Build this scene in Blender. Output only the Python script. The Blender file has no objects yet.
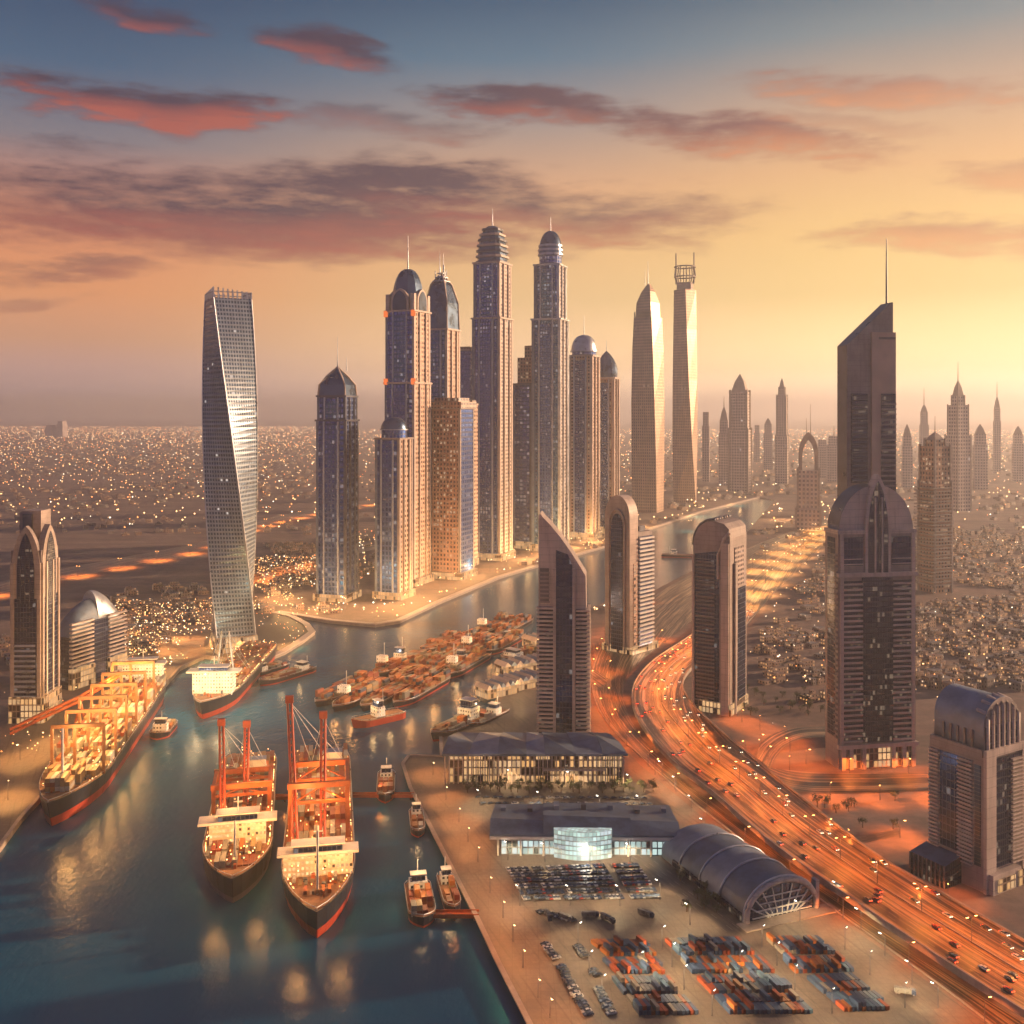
import bpy, bmesh, math, random
from mathutils import Vector, Matrix, Euler
from mathutils.geometry import tessellate_polygon
random.seed(7)
PI = math.pi
R = math.radians
sc = bpy.context.scene
COL = sc.collection
# ------------------------------------------------------------------ camera
FPX, HY, CAMH, LZ = 1000.0, 412.0, 250.0, 3.0
cam_d = bpy.data.cameras.new('camera')
cam_d.sensor_width = 36.0
cam_d.lens = 36.0 * FPX / 1024.0
cam_d.shift_y = -(512.0 - HY) / 1024.0
cam_d.clip_start = 1.0
cam_d.clip_end = 200000.0
cam = bpy.data.objects.new('camera', cam_d)
cam.location = (0, 0, CAMH)
cam.rotation_euler = (R(90), 0, 0)
COL.objects.link(cam)
sc.camera = cam
# ------------------------------------------------------------------ render look
sc.view_settings.view_transform = 'Standard'
sc.view_settings.look = 'None'
sc.view_settings.gamma = 1.0
sc.view_settings.use_curve_mapping = False
sc.view_settings.exposure = 1.0
cy = sc.cycles
cy.use_denoising = True
cy.max_bounces = 4
cy.diffuse_bounces = 1
cy.glossy_bounces = 2
cy.transmission_bounces = 2
cy.volume_bounces = 2
cy.transparent_max_bounces = 4
cy.sample_clamp_direct = 8.0
cy.sample_clamp_indirect = 3.0
cy.caustics_reflective = False
cy.caustics_refractive = False
cy.use_light_tree = True

SUN_AZ, SUN_EL = R(74), R(12)      # azimuth measured from the view direction towards the right


def lin(c):
    return c / 12.92 if c <= 0.04045 else ((c + 0.055) / 1.055) ** 2.4


def S(r, g, b):
    return (lin(r / 255.0), lin(g / 255.0), lin(b / 255.0))


# ------------------------------------------------------------------ node expression helper
class X:
    """a node socket (or number) with arithmetic"""
    nt = None

    def __init__(s, v):
        s.v = v

    @staticmethod
    def op(kind, *a, clamp=False):
        n = X.nt.nodes.new('ShaderNodeMath')
        n.operation = kind
        n.use_clamp = clamp
        for i, q in enumerate(a):
            q = q.v if isinstance(q, X) else q
            if isinstance(q, (int, float)):
                n.inputs[i].default_value = q
            else:
                X.nt.links.new(q, n.inputs[i])
        return X(n.outputs[0])

    def __add__(s, o): return X.op('ADD', s, o)
    __radd__ = __add__
    def __mul__(s, o): return X.op('MULTIPLY', s, o)
    __rmul__ = __mul__
    def __sub__(s, o): return X.op('SUBTRACT', s, o)
    def __rsub__(s, o): return X.op('SUBTRACT', o, s)
    def __truediv__(s, o): return X.op('DIVIDE', s, o)
    def fl(s): return X.op('FLOOR', s)
    def fr(s): return X.op('FRACT', s)
    def ab(s): return X.op('ABSOLUTE', s)
    def lt(s, o): return X.op('LESS_THAN', s, o)
    def gt(s, o): return X.op('GREATER_THAN', s, o)
    def cl(s): return X.op('ADD', s, 0.0, clamp=True)
    def pw(s, o): return X.op('POWER', s, o)
    def mx(s, o): return X.op('MAXIMUM', s, o)
    def mn(s, o): return X.op('MINIMUM', s, o)

    def rng(s, a, b, c=0.0, d=1.0, smooth=True):
        n = X.nt.nodes.new('ShaderNodeMapRange')
        n.interpolation_type = 'SMOOTHSTEP' if smooth else 'LINEAR'
        X.nt.links.new(s.v, n.inputs[0])
        for i, q in enumerate((a, b, c, d)):
            n.inputs[i + 1].default_value = q
        return X(n.outputs[0])


def link(out, inp):
    X.nt.links.new(out.v if isinstance(out, X) else out, inp)


def vec(x, y, z=0.0):
    n = X.nt.nodes.new('ShaderNodeCombineXYZ')
    for i, q in enumerate((x, y, z)):
        if isinstance(q, X):
            X.nt.links.new(q.v, n.inputs[i])
        else:
            n.inputs[i].default_value = q
    return n.outputs[0]


def sep(v):
    n = X.nt.nodes.new('ShaderNodeSeparateXYZ')
    X.nt.links.new(v, n.inputs[0])
    return X(n.outputs[0]), X(n.outputs[1]), X(n.outputs[2])


def noise(v, scale=1.0, detail=3.0, rough=0.55, color=False):
    n = X.nt.nodes.new('ShaderNodeTexNoise')
    n.inputs['Scale'].default_value = scale
    n.inputs['Detail'].default_value = detail
    n.inputs['Roughness'].default_value = rough
    if v is not None:
        link(v, n.inputs['Vector'])
    return n.outputs['Color'] if color else X(n.outputs[0])


def white(v):
    n = X.nt.nodes.new('ShaderNodeTexWhiteNoise')
    n.noise_dimensions = '3D'
    link(v, n.inputs['Vector'])
    return X(n.outputs['Value'])


def mixc(f, a, b, mode='MIX'):
    n = X.nt.nodes.new('ShaderNodeMix')
    n.data_type = 'RGBA'
    n.blend_type = mode
    n.clamp_factor = True
    if isinstance(f, X):
        X.nt.links.new(f.v, n.inputs[0])
    else:
        n.inputs[0].default_value = f
    for i, q in ((6, a), (7, b)):
        if isinstance(q, tuple):
            n.inputs[i].default_value = (q[0], q[1], q[2], 1)
        else:
            X.nt.links.new(q, n.inputs[i])
    return n.outputs[2]


def ramp(f, stops, interp='LINEAR'):
    n = X.nt.nodes.new('ShaderNodeValToRGB')
    n.color_ramp.interpolation = interp
    el = n.color_ramp.elements
    while len(el) < len(stops):
        el.new(0.5)
    for e, (p, c) in zip(el, stops):
        e.position = p
        e.color = (c[0], c[1], c[2], 1)
    link(f, n.inputs[0])
    return n.outputs[0]


# ------------------------------------------------------------------ world: evening sky with streaks of cloud
world = bpy.data.worlds.new('World')
sc.world = world
world.use_nodes = True
X.nt = world.node_tree
X.nt.nodes.clear()
tc = X.nt.nodes.new('ShaderNodeTexCoord')
wx, wy, wz = sep(tc.outputs['Generated'])
hor = X.op('SQRT', wx * wx + wy * wy).mx(1e-4)
tel = wz / hor                                    # tangent of elevation
az = X.op('ARCTAN2', wx, wy)                      # 0 straight ahead, + right
E = (tel / 0.6).cl()


def st(*rows):
    return [((412 - py) / 1000.0 / 0.6, tuple(q * (c[3] if len(c) > 3 else 1.0) for q in S(*c[:3]))) for py, c in rows]


left = ramp(E, st((412, (186, 176, 204, 1.7)), (385, (204, 166, 164, 1.25)), (345, (232, 166, 122)), (300, (246, 160, 98)), (240, (232, 144, 98)),
                  (160, (128, 122, 130)), (90, (60, 96, 126)), (0, (22, 62, 98)), (-188, (28, 62, 110))))
mid = ramp(E, st((412, (255, 214, 178, 2.7)), (370, (252, 206, 152, 1.5)), (300, (250, 204, 138)), (240, (246, 190, 124)), (190, (226, 170, 126)),
                 (120, (156, 144, 140)), (60, (84, 118, 140)), (0, (42, 86, 116)), (-188, (28, 62, 110))))
right = ramp(E, st((412, (255, 222, 172, 3.4)), (370, (255, 216, 150, 1.8)), (300, (255, 216, 132)), (240, (252, 204, 124)), (180, (236, 182, 124)),
                   (110, (192, 160, 136)), (50, (120, 136, 142)), (0, (66, 102, 122)), (-188, (28, 62, 110))))
back = ramp(E, st((412, (84, 78, 104)), (330, (44, 82, 142)), (100, (36, 76, 138)), (-188, (28, 62, 110))))
base = mixc(az.rng(-0.42, 0.02), left, mid)
base = mixc(az.rng(0.0, 0.36), base, right)
base = mixc(az.ab().rng(0.9, 1.9), base, back)
# clouds: soft ellipses in azimuth / elevation, edges torn by stretched noise
nv = vec(az * 4.2, tel * 30.0, 1.7)
streak = noise(nv, 1.0, 6.0, 0.62)
fine = noise(vec(az * 30.0, tel * 110.0, 4.0), 1.0, 4.0, 0.6)
warp = noise(vec(az * 5.0, tel * 9.0, 8.0), 1.0, 3.0, 0.5) - 0.5
mott = streak * 0.62 + fine * 0.38
CL = [  # x0,y0, x1,y1, half thickness px, strength, warm 0..1
    (-140, 176, 720, 206, 58, 1.15, 0.1), (-140, 208, 640, 232, 38, 1.0, 0.42), (280, 196, 790, 216, 36, 1.0, 0.38),
    (400, 84, 640, 124, 26, 1.0, 0.05), (560, 122, 910, 152, 30, 1.0, 0.35), (250, 20, 404, 62, 26, 1.0, 0.02),
    (-60, 84, 300, 114, 27, 1.15, 0.35), (280, 118, 520, 136, 20, 0.55, 0.5), (60, -6, 215, 14, 20, 0.9, 0.1),
    (-120, 262, 180, 270, 18, 0.75, 0.6), (180, 250, 390, 258, 12, 0.7, 0.75), (730, 82, 1060, 92, 24, 0.75, 0.7),
    (770, 228, 1130, 232, 24, 0.8, 0.9), (930, 176, 1100, 164, 16, 0.6, 0.8), (-60, 292, 130, 296, 12, 0.5, 0.7),
    (760, 118, 960, 132, 14, 0.4, 0.7),
]
dens, warm = None, None
for ci_, (x0, y0, x1, y1, th, stg, wm) in enumerate(CL):
    def ae(x, y):
        a = math.atan((x - 512) / FPX)
        return a, (HY - y) / FPX * math.cos(a)
    (a0, t0), (a1, t1) = ae(x0, y0), ae(x1, y1)
    ca, ct, L = (a0 + a1) / 2, (t0 + t1) / 2, math.hypot(a1 - a0, t1 - t0) / 2
    ux, uy = (a1 - a0) / (2 * L), (t1 - t0) / (2 * L)
    du, dv = az - ca, tel - ct + warp * 0.075
    p = (du * ux + dv * uy) / (L * 1.05)
    q = (dv * ux - du * uy) / (th / FPX)
    e = 1.0 - (p * p + q * q)                       # 1 in the middle, 0 at the rim
    c = (e * 0.75 + (mott - 0.5) * (2.1 if ci_ < 3 else 3.2)).rng(0.0, 0.85) * (e.rng(-0.35, 0.3)) * stg
    glow = (q * -0.85 + wm * 0.85 + (streak - 0.5) * 1.0).cl()
    dens = c if dens is None else dens.mx(c)
    warm = glow * c if warm is None else warm.mx(glow * c)
dens = dens.cl()
rt = az.rng(-0.1, 0.45)
cool_c = mixc(rt, S(66, 46, 66), S(150, 92, 84))
warm_c = mixc(rt, S(178, 86, 70), S(232, 146, 88))
cl_c = mixc((warm * 1.3).cl(), cool_c, warm_c)
front = 1.0 - az.ab().rng(0.8, 1.6)
fadehi = tel.rng(0.02, 0.07)
sky_c = mixc(dens * 0.95 * front * fadehi, base, cl_c)
nish = X.nt.nodes.new('ShaderNodeTexSky')
nish.sky_type = 'NISHITA'
nish.sun_disc = False
nish.sun_elevation = SUN_EL
nish.sun_rotation = SUN_AZ
nish.dust_density = 4.0
bg1 = X.nt.nodes.new('ShaderNodeBackground')
link(sky_c, bg1.inputs[0])
bg1.inputs[1].default_value = 0.48
bg2 = X.nt.nodes.new('ShaderNodeBackground')
link(nish.outputs[0], bg2.inputs[0])
bg2.inputs[1].default_value = 0.004
add = X.nt.nodes.new('ShaderNodeAddShader')
link(bg1.outputs[0], add.inputs[0])
link(bg2.outputs[0], add.inputs[1])
wo = X.nt.nodes.new('ShaderNodeOutputWorld')
link(add.outputs[0], wo.inputs[0])
# ------------------------------------------------------------------ sun
sun_d = bpy.data.lights.new('sun', 'SUN')
sun_d.energy = 4.4
sun_d.angle = R(1.2)
sun_d.color = (1.0, 0.60, 0.34)
sun = bpy.data.objects.new('sun', sun_d)
to_sun = Vector((math.sin(SUN_AZ) * math.cos(SUN_EL), math.cos(SUN_AZ) * math.cos(SUN_EL), math.sin(SUN_EL)))
sun.rotation_euler = to_sun.to_track_quat('Z', 'Y').to_euler()
sun.location = (500, 200, 900)
COL.objects.link(sun)


# ------------------------------------------------------------------ ground coordinates of the photograph
def G(px, py, z=LZ):
    d = FPX * (CAMH - z) / (py - HY)
    return Vector(((px - 512) * d / FPX, d, z))


def spx(py, z=LZ):
    """metres per pixel at the ground distance seen at row py"""
    return (CAMH - z) / (py - HY)


# ------------------------------------------------------------------ mesh builder
class MB:
    def __init__(s):
        s.v, s.f, s.uv, s.m, s.sm = [], [], [], [], []

    def face(s, pts, m=0, uv=None):
        i = len(s.v)
        s.v += [tuple(p) for p in pts]
        s.f.append(tuple(range(i, i + len(pts))))
        if uv is None:
            a, b = Vector(pts[0]), Vector(pts[1])
            e = (b - a)
            e = e.normalized() if e.length > 1e-9 else Vector((1, 0, 0))
            n = (b - a).cross(Vector(pts[-1]) - a)
            n = n.normalized() if n.length > 1e-9 else Vector((0, 0, 1))
            w = n.cross(e)
            uv = [((Vector(p) - a).dot(e), (Vector(p) - a).dot(w)) for p in pts]
        s.uv.append(list(uv))
        s.m.append(m)
        s.sm.append(False)

    def loft(s, rings, m=0, caps=(True, True), smooth=False, closed=True, capm=None):
        i0 = len(s.v)
        n = len(rings[0])
        us = []
        for r in rings:
            u = [0.0]
            for k in range(n):
                u.append(u[-1] + (Vector(r[(k + 1) % n]) - Vector(r[k])).length)
            us.append(u)
            s.v += [tuple(p) for p in r]
        vs = [0.0]
        for a, b in zip(rings, rings[1:]):
            vs.append(vs[-1] + max((Vector(b[k]) - Vector(a[k])).length for k in range(n)))
        z0 = rings[0][0][2]
        for j in range(len(rings) - 1):
            for k in range(n if closed else n - 1):
                k2 = (k + 1) % n
                a = i0 + j * n
                s.f.append((a + k, a + k2, a + n + k2, a + n + k))
                s.uv.append([(us[0][k], z0 + vs[j]), (us[0][k + 1], z0 + vs[j]), (us[0][k + 1], z0 + vs[j + 1]), (us[0][k], z0 + vs[j + 1])])
                s.m.append(m)
                s.sm.append(smooth)
        cm = m if capm is None else capm
        if caps[0]:
            s.face(list(reversed(rings[0])), cm)
        if caps[1]:
            s.face(rings[-1], cm)

    def prism(s, poly, z0, z1, m=0, capm=None, caps=(True, True), smooth=False):
        s.loft([[(x, y, z0) for x, y in poly], [(x, y, z1) for x, y in poly]], m, caps, smooth, True, capm)

    def box(s, cx, cy, z0, sx, sy, sz, m=0, rot=0.0):
        c, q = math.cos(rot), math.sin(rot)
        poly = []
        for a, b in ((-1, -1), (1, -1), (1, 1), (-1, 1)):
            x, y = a * sx / 2, b * sy / 2
            poly.append((cx + x * c - y * q, cy + x * q + y * c))
        s.prism(poly, z0, z0 + sz, m)

    def tube(s, pts, r, n=6, m=0, r2=None, smooth=True):
        pts = [Vector(p) for p in pts]
        r2 = r if r2 is None else r2
        rings = []
        for i, p in enumerate(pts):
            d = (pts[min(i + 1, len(pts) - 1)] - pts[max(i - 1, 0)]).normalized()
            a = d.cross(Vector((0, 0, 1)) if abs(d.z) < 0.9 else Vector((0, 1, 0))).normalized()
            b = d.cross(a)
            rr = r + (r2 - r) * i / max(1, len(pts) - 1)
            rings.append([p + (a * math.cos(t) + b * math.sin(t)) * rr for t in [-2 * PI * k / n for k in range(n)]])
        s.loft(rings, m, smooth=smooth)

    def extr(s, prof, y0, y1, m=0, capm=None, smooth=False):
        """profile in x,z pushed along y"""
        r0 = [(x, y0, z) for x, z in prof]
        r1 = [(x, y1, z) for x, z in prof]
        s.loft([r1, r0], m, (True, True), smooth, True, capm)

    def build(s, name, mats, parent=None, loc=None, rotz=None):
        me = bpy.data.meshes.new(name)
        me.from_pydata(s.v, [], s.f)
        uvl = me.uv_layers.new(name='UVMap')
        flat = [c for fuv in s.uv for p in fuv for c in p]
        uvl.data.foreach_set('uv', flat)
        mats = mats if isinstance(mats, (list, tuple)) else [mats]
        for q in mats:
            me.materials.append(q)
        me.polygons.foreach_set('material_index', s.m)
        me.polygons.foreach_set('use_smooth', s.sm)
        me.update()
        o = bpy.data.objects.new(name, me)
        COL.objects.link(o)
        if parent:
            o.parent = parent
        if loc is not None:
            o.location = loc
        if rotz is not None:
            o.rotation_euler = (0, 0, rotz)
        return o


def rect(w, d, cx=0.0, cy=0.0, ang=0.0):
    c, q = math.cos(ang), math.sin(ang)
    return [(cx + a * w / 2 * c - b * d / 2 * q, cy + a * w / 2 * q + b * d / 2 * c) for a, b in ((-1, -1), (1, -1), (1, 1), (-1, 1))]


def cham(w, d, k):
    """rectangle with cut corners"""
    x, y = w / 2, d / 2
    return [(-x + k, -y), (x - k, -y), (x, -y + k), (x, y - k), (x - k, y), (-x + k, y), (-x, y - k), (-x, -y + k)]


def ngon(r, n, ph=0.0, ry=None):
    ry = r if ry is None else ry
    return [(r * math.cos(ph + 2 * PI * k / n), ry * math.sin(ph + 2 * PI * k / n)) for k in range(n)]


def up(poly, z, s=1.0):
    return [(x * s, y * s, z) for x, y in poly]


def tag(o, label=None, cat=None, group=None, kind=None):
    if label: o['label'] = label
    if cat: o['category'] = cat
    if group: o['group'] = group
    if kind: o['kind'] = kind
    return o


def thing(name, label, cat, loc, rotz=0.0, group=None):
    o = bpy.data.objects.new(name, None)
    o.empty_display_size = 2.0
    o.location = loc
    o.rotation_euler = (0, 0, rotz)
    COL.objects.link(o)
    return tag(o, label, cat, group)


def copy_tree(o, parent=None):
    c = o.copy()
    COL.objects.link(c)
    if parent:
        c.parent = parent
    for ch in list(o.children):
        copy_tree(ch, c)
    return c


def lamp(name, parent, loc, power, color, radius=0.6, down=False):
    d = bpy.data.lights.new(name, 'SPOT' if down else 'POINT')
    if down:                                   # full cut-off street luminaire
        d.spot_size = R(150)
        d.spot_blend = 0.5
    d.energy = power
    d.color = color
    d.shadow_soft_size = radius
    o = bpy.data.objects.new(name, d)
    o.location = loc
    COL.objects.link(o)
    if parent:
        o.parent = parent
    return o


# ------------------------------------------------------------------ materials
MATS = {}


def mat(name):
    m = bpy.data.materials.new(name)
    m.use_nodes = True
    X.nt = m.node_tree
    X.nt.nodes.clear()
    out = X.nt.nodes.new('ShaderNodeOutputMaterial')
    b = X.nt.nodes.new('ShaderNodeBsdfPrincipled')
    link(b.outputs[0], out.inputs[0])
    MATS[name] = m
    return m, b, out


def setc(inp, c):
    if isinstance(c, tuple):
        inp.default_value = (c[0], c[1], c[2], 1)
    else:
        link(c, inp)


def setv(inp, v):
    if isinstance(v, (int, float)):
        inp.default_value = v
    else:
        link(v, inp)


def obco():
    t = X.nt.nodes.new('ShaderNodeTexCoord')
    return t.outputs['Object']


def uvco():
    t = X.nt.nodes.new('ShaderNodeTexCoord')
    return t.outputs['UV']


def plain(name, c, rough=0.6, metal=0.0, var=0.25, scale=0.3, bump=0.0, rand=False, joint=0.0):
    """painted / stone / metal surface with stains"""
    m, b, out = mat(name)
    g = X.nt.nodes.new('ShaderNodeNewGeometry')
    n = noise(g.outputs['Position'], scale, 5.0, 0.6)
    cc = mixc(n.rng(0.3, 0.7), tuple(q * (1 - var) for q in c), tuple(min(1, q * (1 + var)) for q in c))
    if rand:
        oi = X.nt.nodes.new('ShaderNodeObjectInfo')
        cc = mixc(1.0, cc, ramp(X(oi.outputs['Random']), [(0, (0.6, 0.6, 0.6)), (1, (1.3, 1.3, 1.3))]), 'MULTIPLY')
    if joint:                                  # panel joints and rain streaks
        px_, py_, pz_ = sep(g.outputs['Position'])
        jl = (pz_ / joint).fr().lt(0.07)
        sk = noise(vec(px_ * 0.5, py_ * 0.5, pz_ * 0.03), 1.0, 4.0, 0.65)
        cc = mixc((jl * 0.45 + sk.rng(0.45, 0.75) * 0.45).cl(), cc, tuple(q * 0.42 for q in c))
    setc(b.inputs['Base Color'], cc)
    setv(b.inputs['Roughness'], n.rng(0.2, 0.8, max(0.03, rough - 0.12), min(1, rough + 0.12)))
    b.inputs['Metallic'].default_value = metal
    if bump:
        bp = X.nt.nodes.new('ShaderNodeBump')
        bp.inputs['Strength'].default_value = bump
        link(n, bp.inputs['Height'])
        link(bp.outputs[0], b.inputs['Normal'])
    return m


def glow(name, c, strength, sampled=False):
    m, b, out = mat(name)
    e = X.nt.nodes.new('ShaderNodeEmission')
    e.inputs[0].default_value = (c[0], c[1], c[2], 1)
    e.inputs[1].default_value = strength
    link(e.outputs[0], out.inputs[0])
    m.cycles.emission_sampling = 'AUTO' if sampled else 'NONE'
    return m


def facade(name, wall, glass, bay=4.0, flo=4.0, fu=0.6, fv=0.6, lit=0.05, litc=(1.0, 0.62, 0.28), lits=1.5, metal=0.55, wr=0.55, gr=0.14,
           groove=0, wmetal=0.0, litblk=1.0, var=0.22):
    """window grid on metre UVs: u round the building, v up; some panes lit"""
    m, b, out = mat(name)
    u, v, _ = sep(uvco())
    a, c = u / bay, v / flo
    win = (a.fr() - 0.5).ab().lt(fu / 2) * (c.fr() - 0.5).ab().lt(fv / 2)
    cell = vec(a.fl(), c.fl(), 3.0)
    rnd = white(cell)
    rnd2 = white(vec((a / 3.0).fl() + 9.0, c.fl(), 5.0))
    big = noise(vec(u * 0.02, v * 0.012, 0.5), 1.0, 3.0)
    pane = mixc(rnd * 0.5 + big * 0.5, tuple(q * 0.55 for q in glass), tuple(q * 1.35 for q in glass))
    stain = noise(vec(u * 0.12, v * 0.03, 1.0), 1.0, 5.0, 0.65)
    wc = mixc(stain.rng(0.3, 0.7), tuple(q * (1 - var) for q in wall), tuple(min(1, q * (1 + var)) for q in wall))
    if groove:
        gl = (v / (flo * groove)).fr().lt(0.06)
        wc = mixc(gl * 0.7, wc, tuple(q * 0.35 for q in wall))
    setc(b.inputs['Base Color'], mixc(win, wc, pane))
    setv(b.inputs['Metallic'], win * (metal - wmetal) + wmetal)
    setv(b.inputs['Roughness'], win * (gr - wr) + wr + (rnd - 0.5) * 0.06)
    if lit > 0:
        on = win * (rnd * 0.6 + rnd2 * 0.4).gt(1.0 - lit * 0.9 - 0.1 * (lit ** 0.5)) * big.gt(0.36 if litblk else 0.0)
        setc(b.inputs['Emission Color'], mixc(rnd2, litc, (litc[0], litc[1] * 1.25, min(1, litc[2] * 2.0))))
        setv(b.inputs['Emission Strength'], on * lits * 0.32 * (rnd * 0.8 + 0.4))
    m.cycles.emission_sampling = 'NONE'
    bp = X.nt.nodes.new('ShaderNodeBump')
    bp.inputs['Strength'].default_value = 0.5
    bp.inputs['Distance'].default_value = 0.4
    link(1.0 - win, bp.inputs['Height'])
    link(bp.outputs[0], b.inputs['Normal'])
    return m


def curve_pts(pts, n):
    """Catmull-Rom through pts (tuples of any length), n samples by chord length"""
    P = [Vector(p) for p in pts]
    P = [P[0] * 2 - P[1]] + P + [P[-1] * 2 - P[-2]]
    dense = []
    for i in range(1, len(P) - 2):
        p0, p1, p2, p3 = P[i - 1:i + 3]
        for k in range(16):
            t = k / 16.0
            dense.append(0.5 * ((2 * p1) + (p2 - p0) * t + (2 * p0 - 5 * p1 + 4 * p2 - p3) * t * t + (3 * p1 - p0 - 3 * p2 + p3) * t ** 3))
    dense.append(P[-2])
    acc = [0.0]
    for a, b in zip(dense, dense[1:]):
        acc.append(acc[-1] + (b - a).length)
    out, j = [], 0
    for i in range(n):
        t = acc[-1] * i / (n - 1)
        while j < len(acc) - 2 and acc[j + 1] < t:
            j += 1
        w = (t - acc[j]) / max(1e-9, acc[j + 1] - acc[j])
        out.append(dense[j].lerp(dense[j + 1], min(1, max(0, w))))
    return out
# ------------------------------------------------------------------ palette
stone = plain('stone', (0.29, 0.24, 0.225), 0.6, 0, 0.2, 0.08, joint=3.9)
stone_pale = plain('pale_stone', (0.48, 0.39, 0.34), 0.55, 0, 0.16, 0.06, joint=5.2)
stone_dark = plain('dark_stone', (0.13, 0.11, 0.12), 0.5, 0, 0.25, 0.08)
steel_dark = plain('dark_steel', (0.10, 0.11, 0.14), 0.35, 0.6, 0.25, 0.1)
steel = plain('pale_steel', (0.42, 0.45, 0.50), 0.35, 0.7, 0.2, 0.1)
blue_metal = plain('blue_metal', (0.06, 0.11, 0.19), 0.3, 0.7, 0.3, 0.05)
roof_blue = plain('blue_grey_roof', (0.085, 0.125, 0.18), 0.55, 0.1, 0.3, 0.12)
roof_pale = plain('pale_roof', (0.16, 0.21, 0.28), 0.55, 0.1, 0.25, 0.1)
white_paint = plain('white_paint', (0.62, 0.59, 0.55), 0.5, 0, 0.1, 0.2)
crane_orange = plain('orange_paint', (0.36, 0.085, 0.022), 0.45, 0.1, 0.3, 0.2)
arch_brown = plain('brown_arch_paint', (0.24, 0.11, 0.05), 0.5, 0.1, 0.3, 0.2)
crane_red = plain('red_paint', (0.34, 0.05, 0.02), 0.4, 0.15, 0.3, 0.2)


def hull_paint(name, c, rust):
    m, b, out = mat(name)
    g_ = X.nt.nodes.new('ShaderNodeNewGeometry')
    mp = X.nt.nodes.new('ShaderNodeMapping')
    mp.inputs['Scale'].default_value = (0.45, 0.45, 0.05)
    link(g_.outputs['Position'], mp.inputs[0])
    n = noise(mp.outputs[0], 1.0, 5.0, 0.7)
    n2 = noise(g_.outputs['Position'], 0.12, 4.0, 0.6)
    k = n.rng(0.52, 0.7) * n2.rng(0.35, 0.65)
    setc(b.inputs['Base Color'], mixc(k * 0.8, mixc(n2, tuple(q * 0.7 for q in c), tuple(q * 1.3 for q in c)), rust))
    setv(b.inputs['Roughness'], k * 0.4 + 0.35)
    return m


hull_dark = hull_paint('black_hull_paint', (0.014, 0.018, 0.030), (0.13, 0.05, 0.025))
hull_red = hull_paint('red_hull_paint', (0.42, 0.055, 0.025), (0.16, 0.05, 0.03))
deck_brown = plain('brown_deck', (0.22, 0.10, 0.05), 0.7, 0, 0.35, 0.25)
sunlit_stone = plain('sunlit_stone', (0.52, 0.36, 0.27), 0.55, 0, 0.12, 0.06)
concrete = plain('concrete', (0.30, 0.25, 0.21), 0.75, 0, 0.2, 0.15)
asphalt_dark = plain('dark_asphalt', (0.05, 0.045, 0.045), 0.7, 0, 0.3, 0.05)
glass_dark = plain('dark_glass', (0.05, 0.08, 0.14), 0.12, 0.5, 0.4, 0.05)
bark = plain('bark', (0.10, 0.06, 0.035), 0.9)
leafm = plain('leaves', (0.06, 0.075, 0.025), 0.8, 0, 0.45, 0.9)
WARM, AMBER, SODIUM = (1.0, 0.60, 0.24), (1.0, 0.44, 0.12), (1.0, 0.30, 0.055)
glow_warm = glow('warm_lamp_glass', (1.0, 0.62, 0.26), 14.0)
glow_amber = glow('amber_lamp_glass', (1.0, 0.36, 0.08), 14.0)
glow_white = glow('white_lamp_glass', (1.0, 0.9, 0.72), 14.0)
car_white = glow('headlamp_glass', (1.0, 0.78, 0.5), 4.0)
city_warm = glow('town_lamp_warm', (1.0, 0.52, 0.2), 3.2)
city_amber = glow('town_lamp_amber', (1.0, 0.30, 0.07), 3.2)
city_white = glow('town_lamp_white', (1.0, 0.8, 0.55), 3.2)
pale_rib = plain('pale_rib', (0.40, 0.44, 0.52), 0.4, 0.2, 0.15, 0.08)
blue_trim = plain('blue_grey_trim', (0.15, 0.19, 0.27), 0.4, 0.4, 0.2, 0.08)
glow_red = glow('red_lamp_glass', (1.0, 0.06, 0.02), 6.0)
glow_hall = glow('lit_hall_glass', (0.75, 0.92, 1.0), 1.0)


def ground_material():
    m, b, out = mat('desert_ground')
    p = obco()
    n1 = noise(p, 0.0016, 5.0, 0.6)
    n2 = noise(p, 0.012, 5.0, 0.62)
    n3 = noise(p, 0.15, 4.0, 0.6)
    mp = X.nt.nodes.new('ShaderNodeMapping')
    mp.inputs['Rotation'].default_value = (0, 0, 0.5)
    mp.inputs['Scale'].default_value = (0.004, 0.03, 1)
    link(p, mp.inputs[0])
    n4 = noise(mp.outputs[0], 1.0, 5.0, 0.6)
    c = ramp(n1 * 0.4 + n2 * 0.6, [(0.3, (0.09, 0.066, 0.058)), (0.48, (0.21, 0.14, 0.11)), (0.62, (0.31, 0.21, 0.16)), (0.8, (0.38, 0.27, 0.20))])
    c = mixc(n4.rng(0.45, 0.7) * 0.65, c, (0.075, 0.065, 0.07))
    c = mixc(n3.rng(0.3, 0.75) * 0.5, c, (0.10, 0.075, 0.06))
    setc(b.inputs['Base Color'], c)
    b.inputs['Roughness'].default_value = 0.9
    return m


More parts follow.
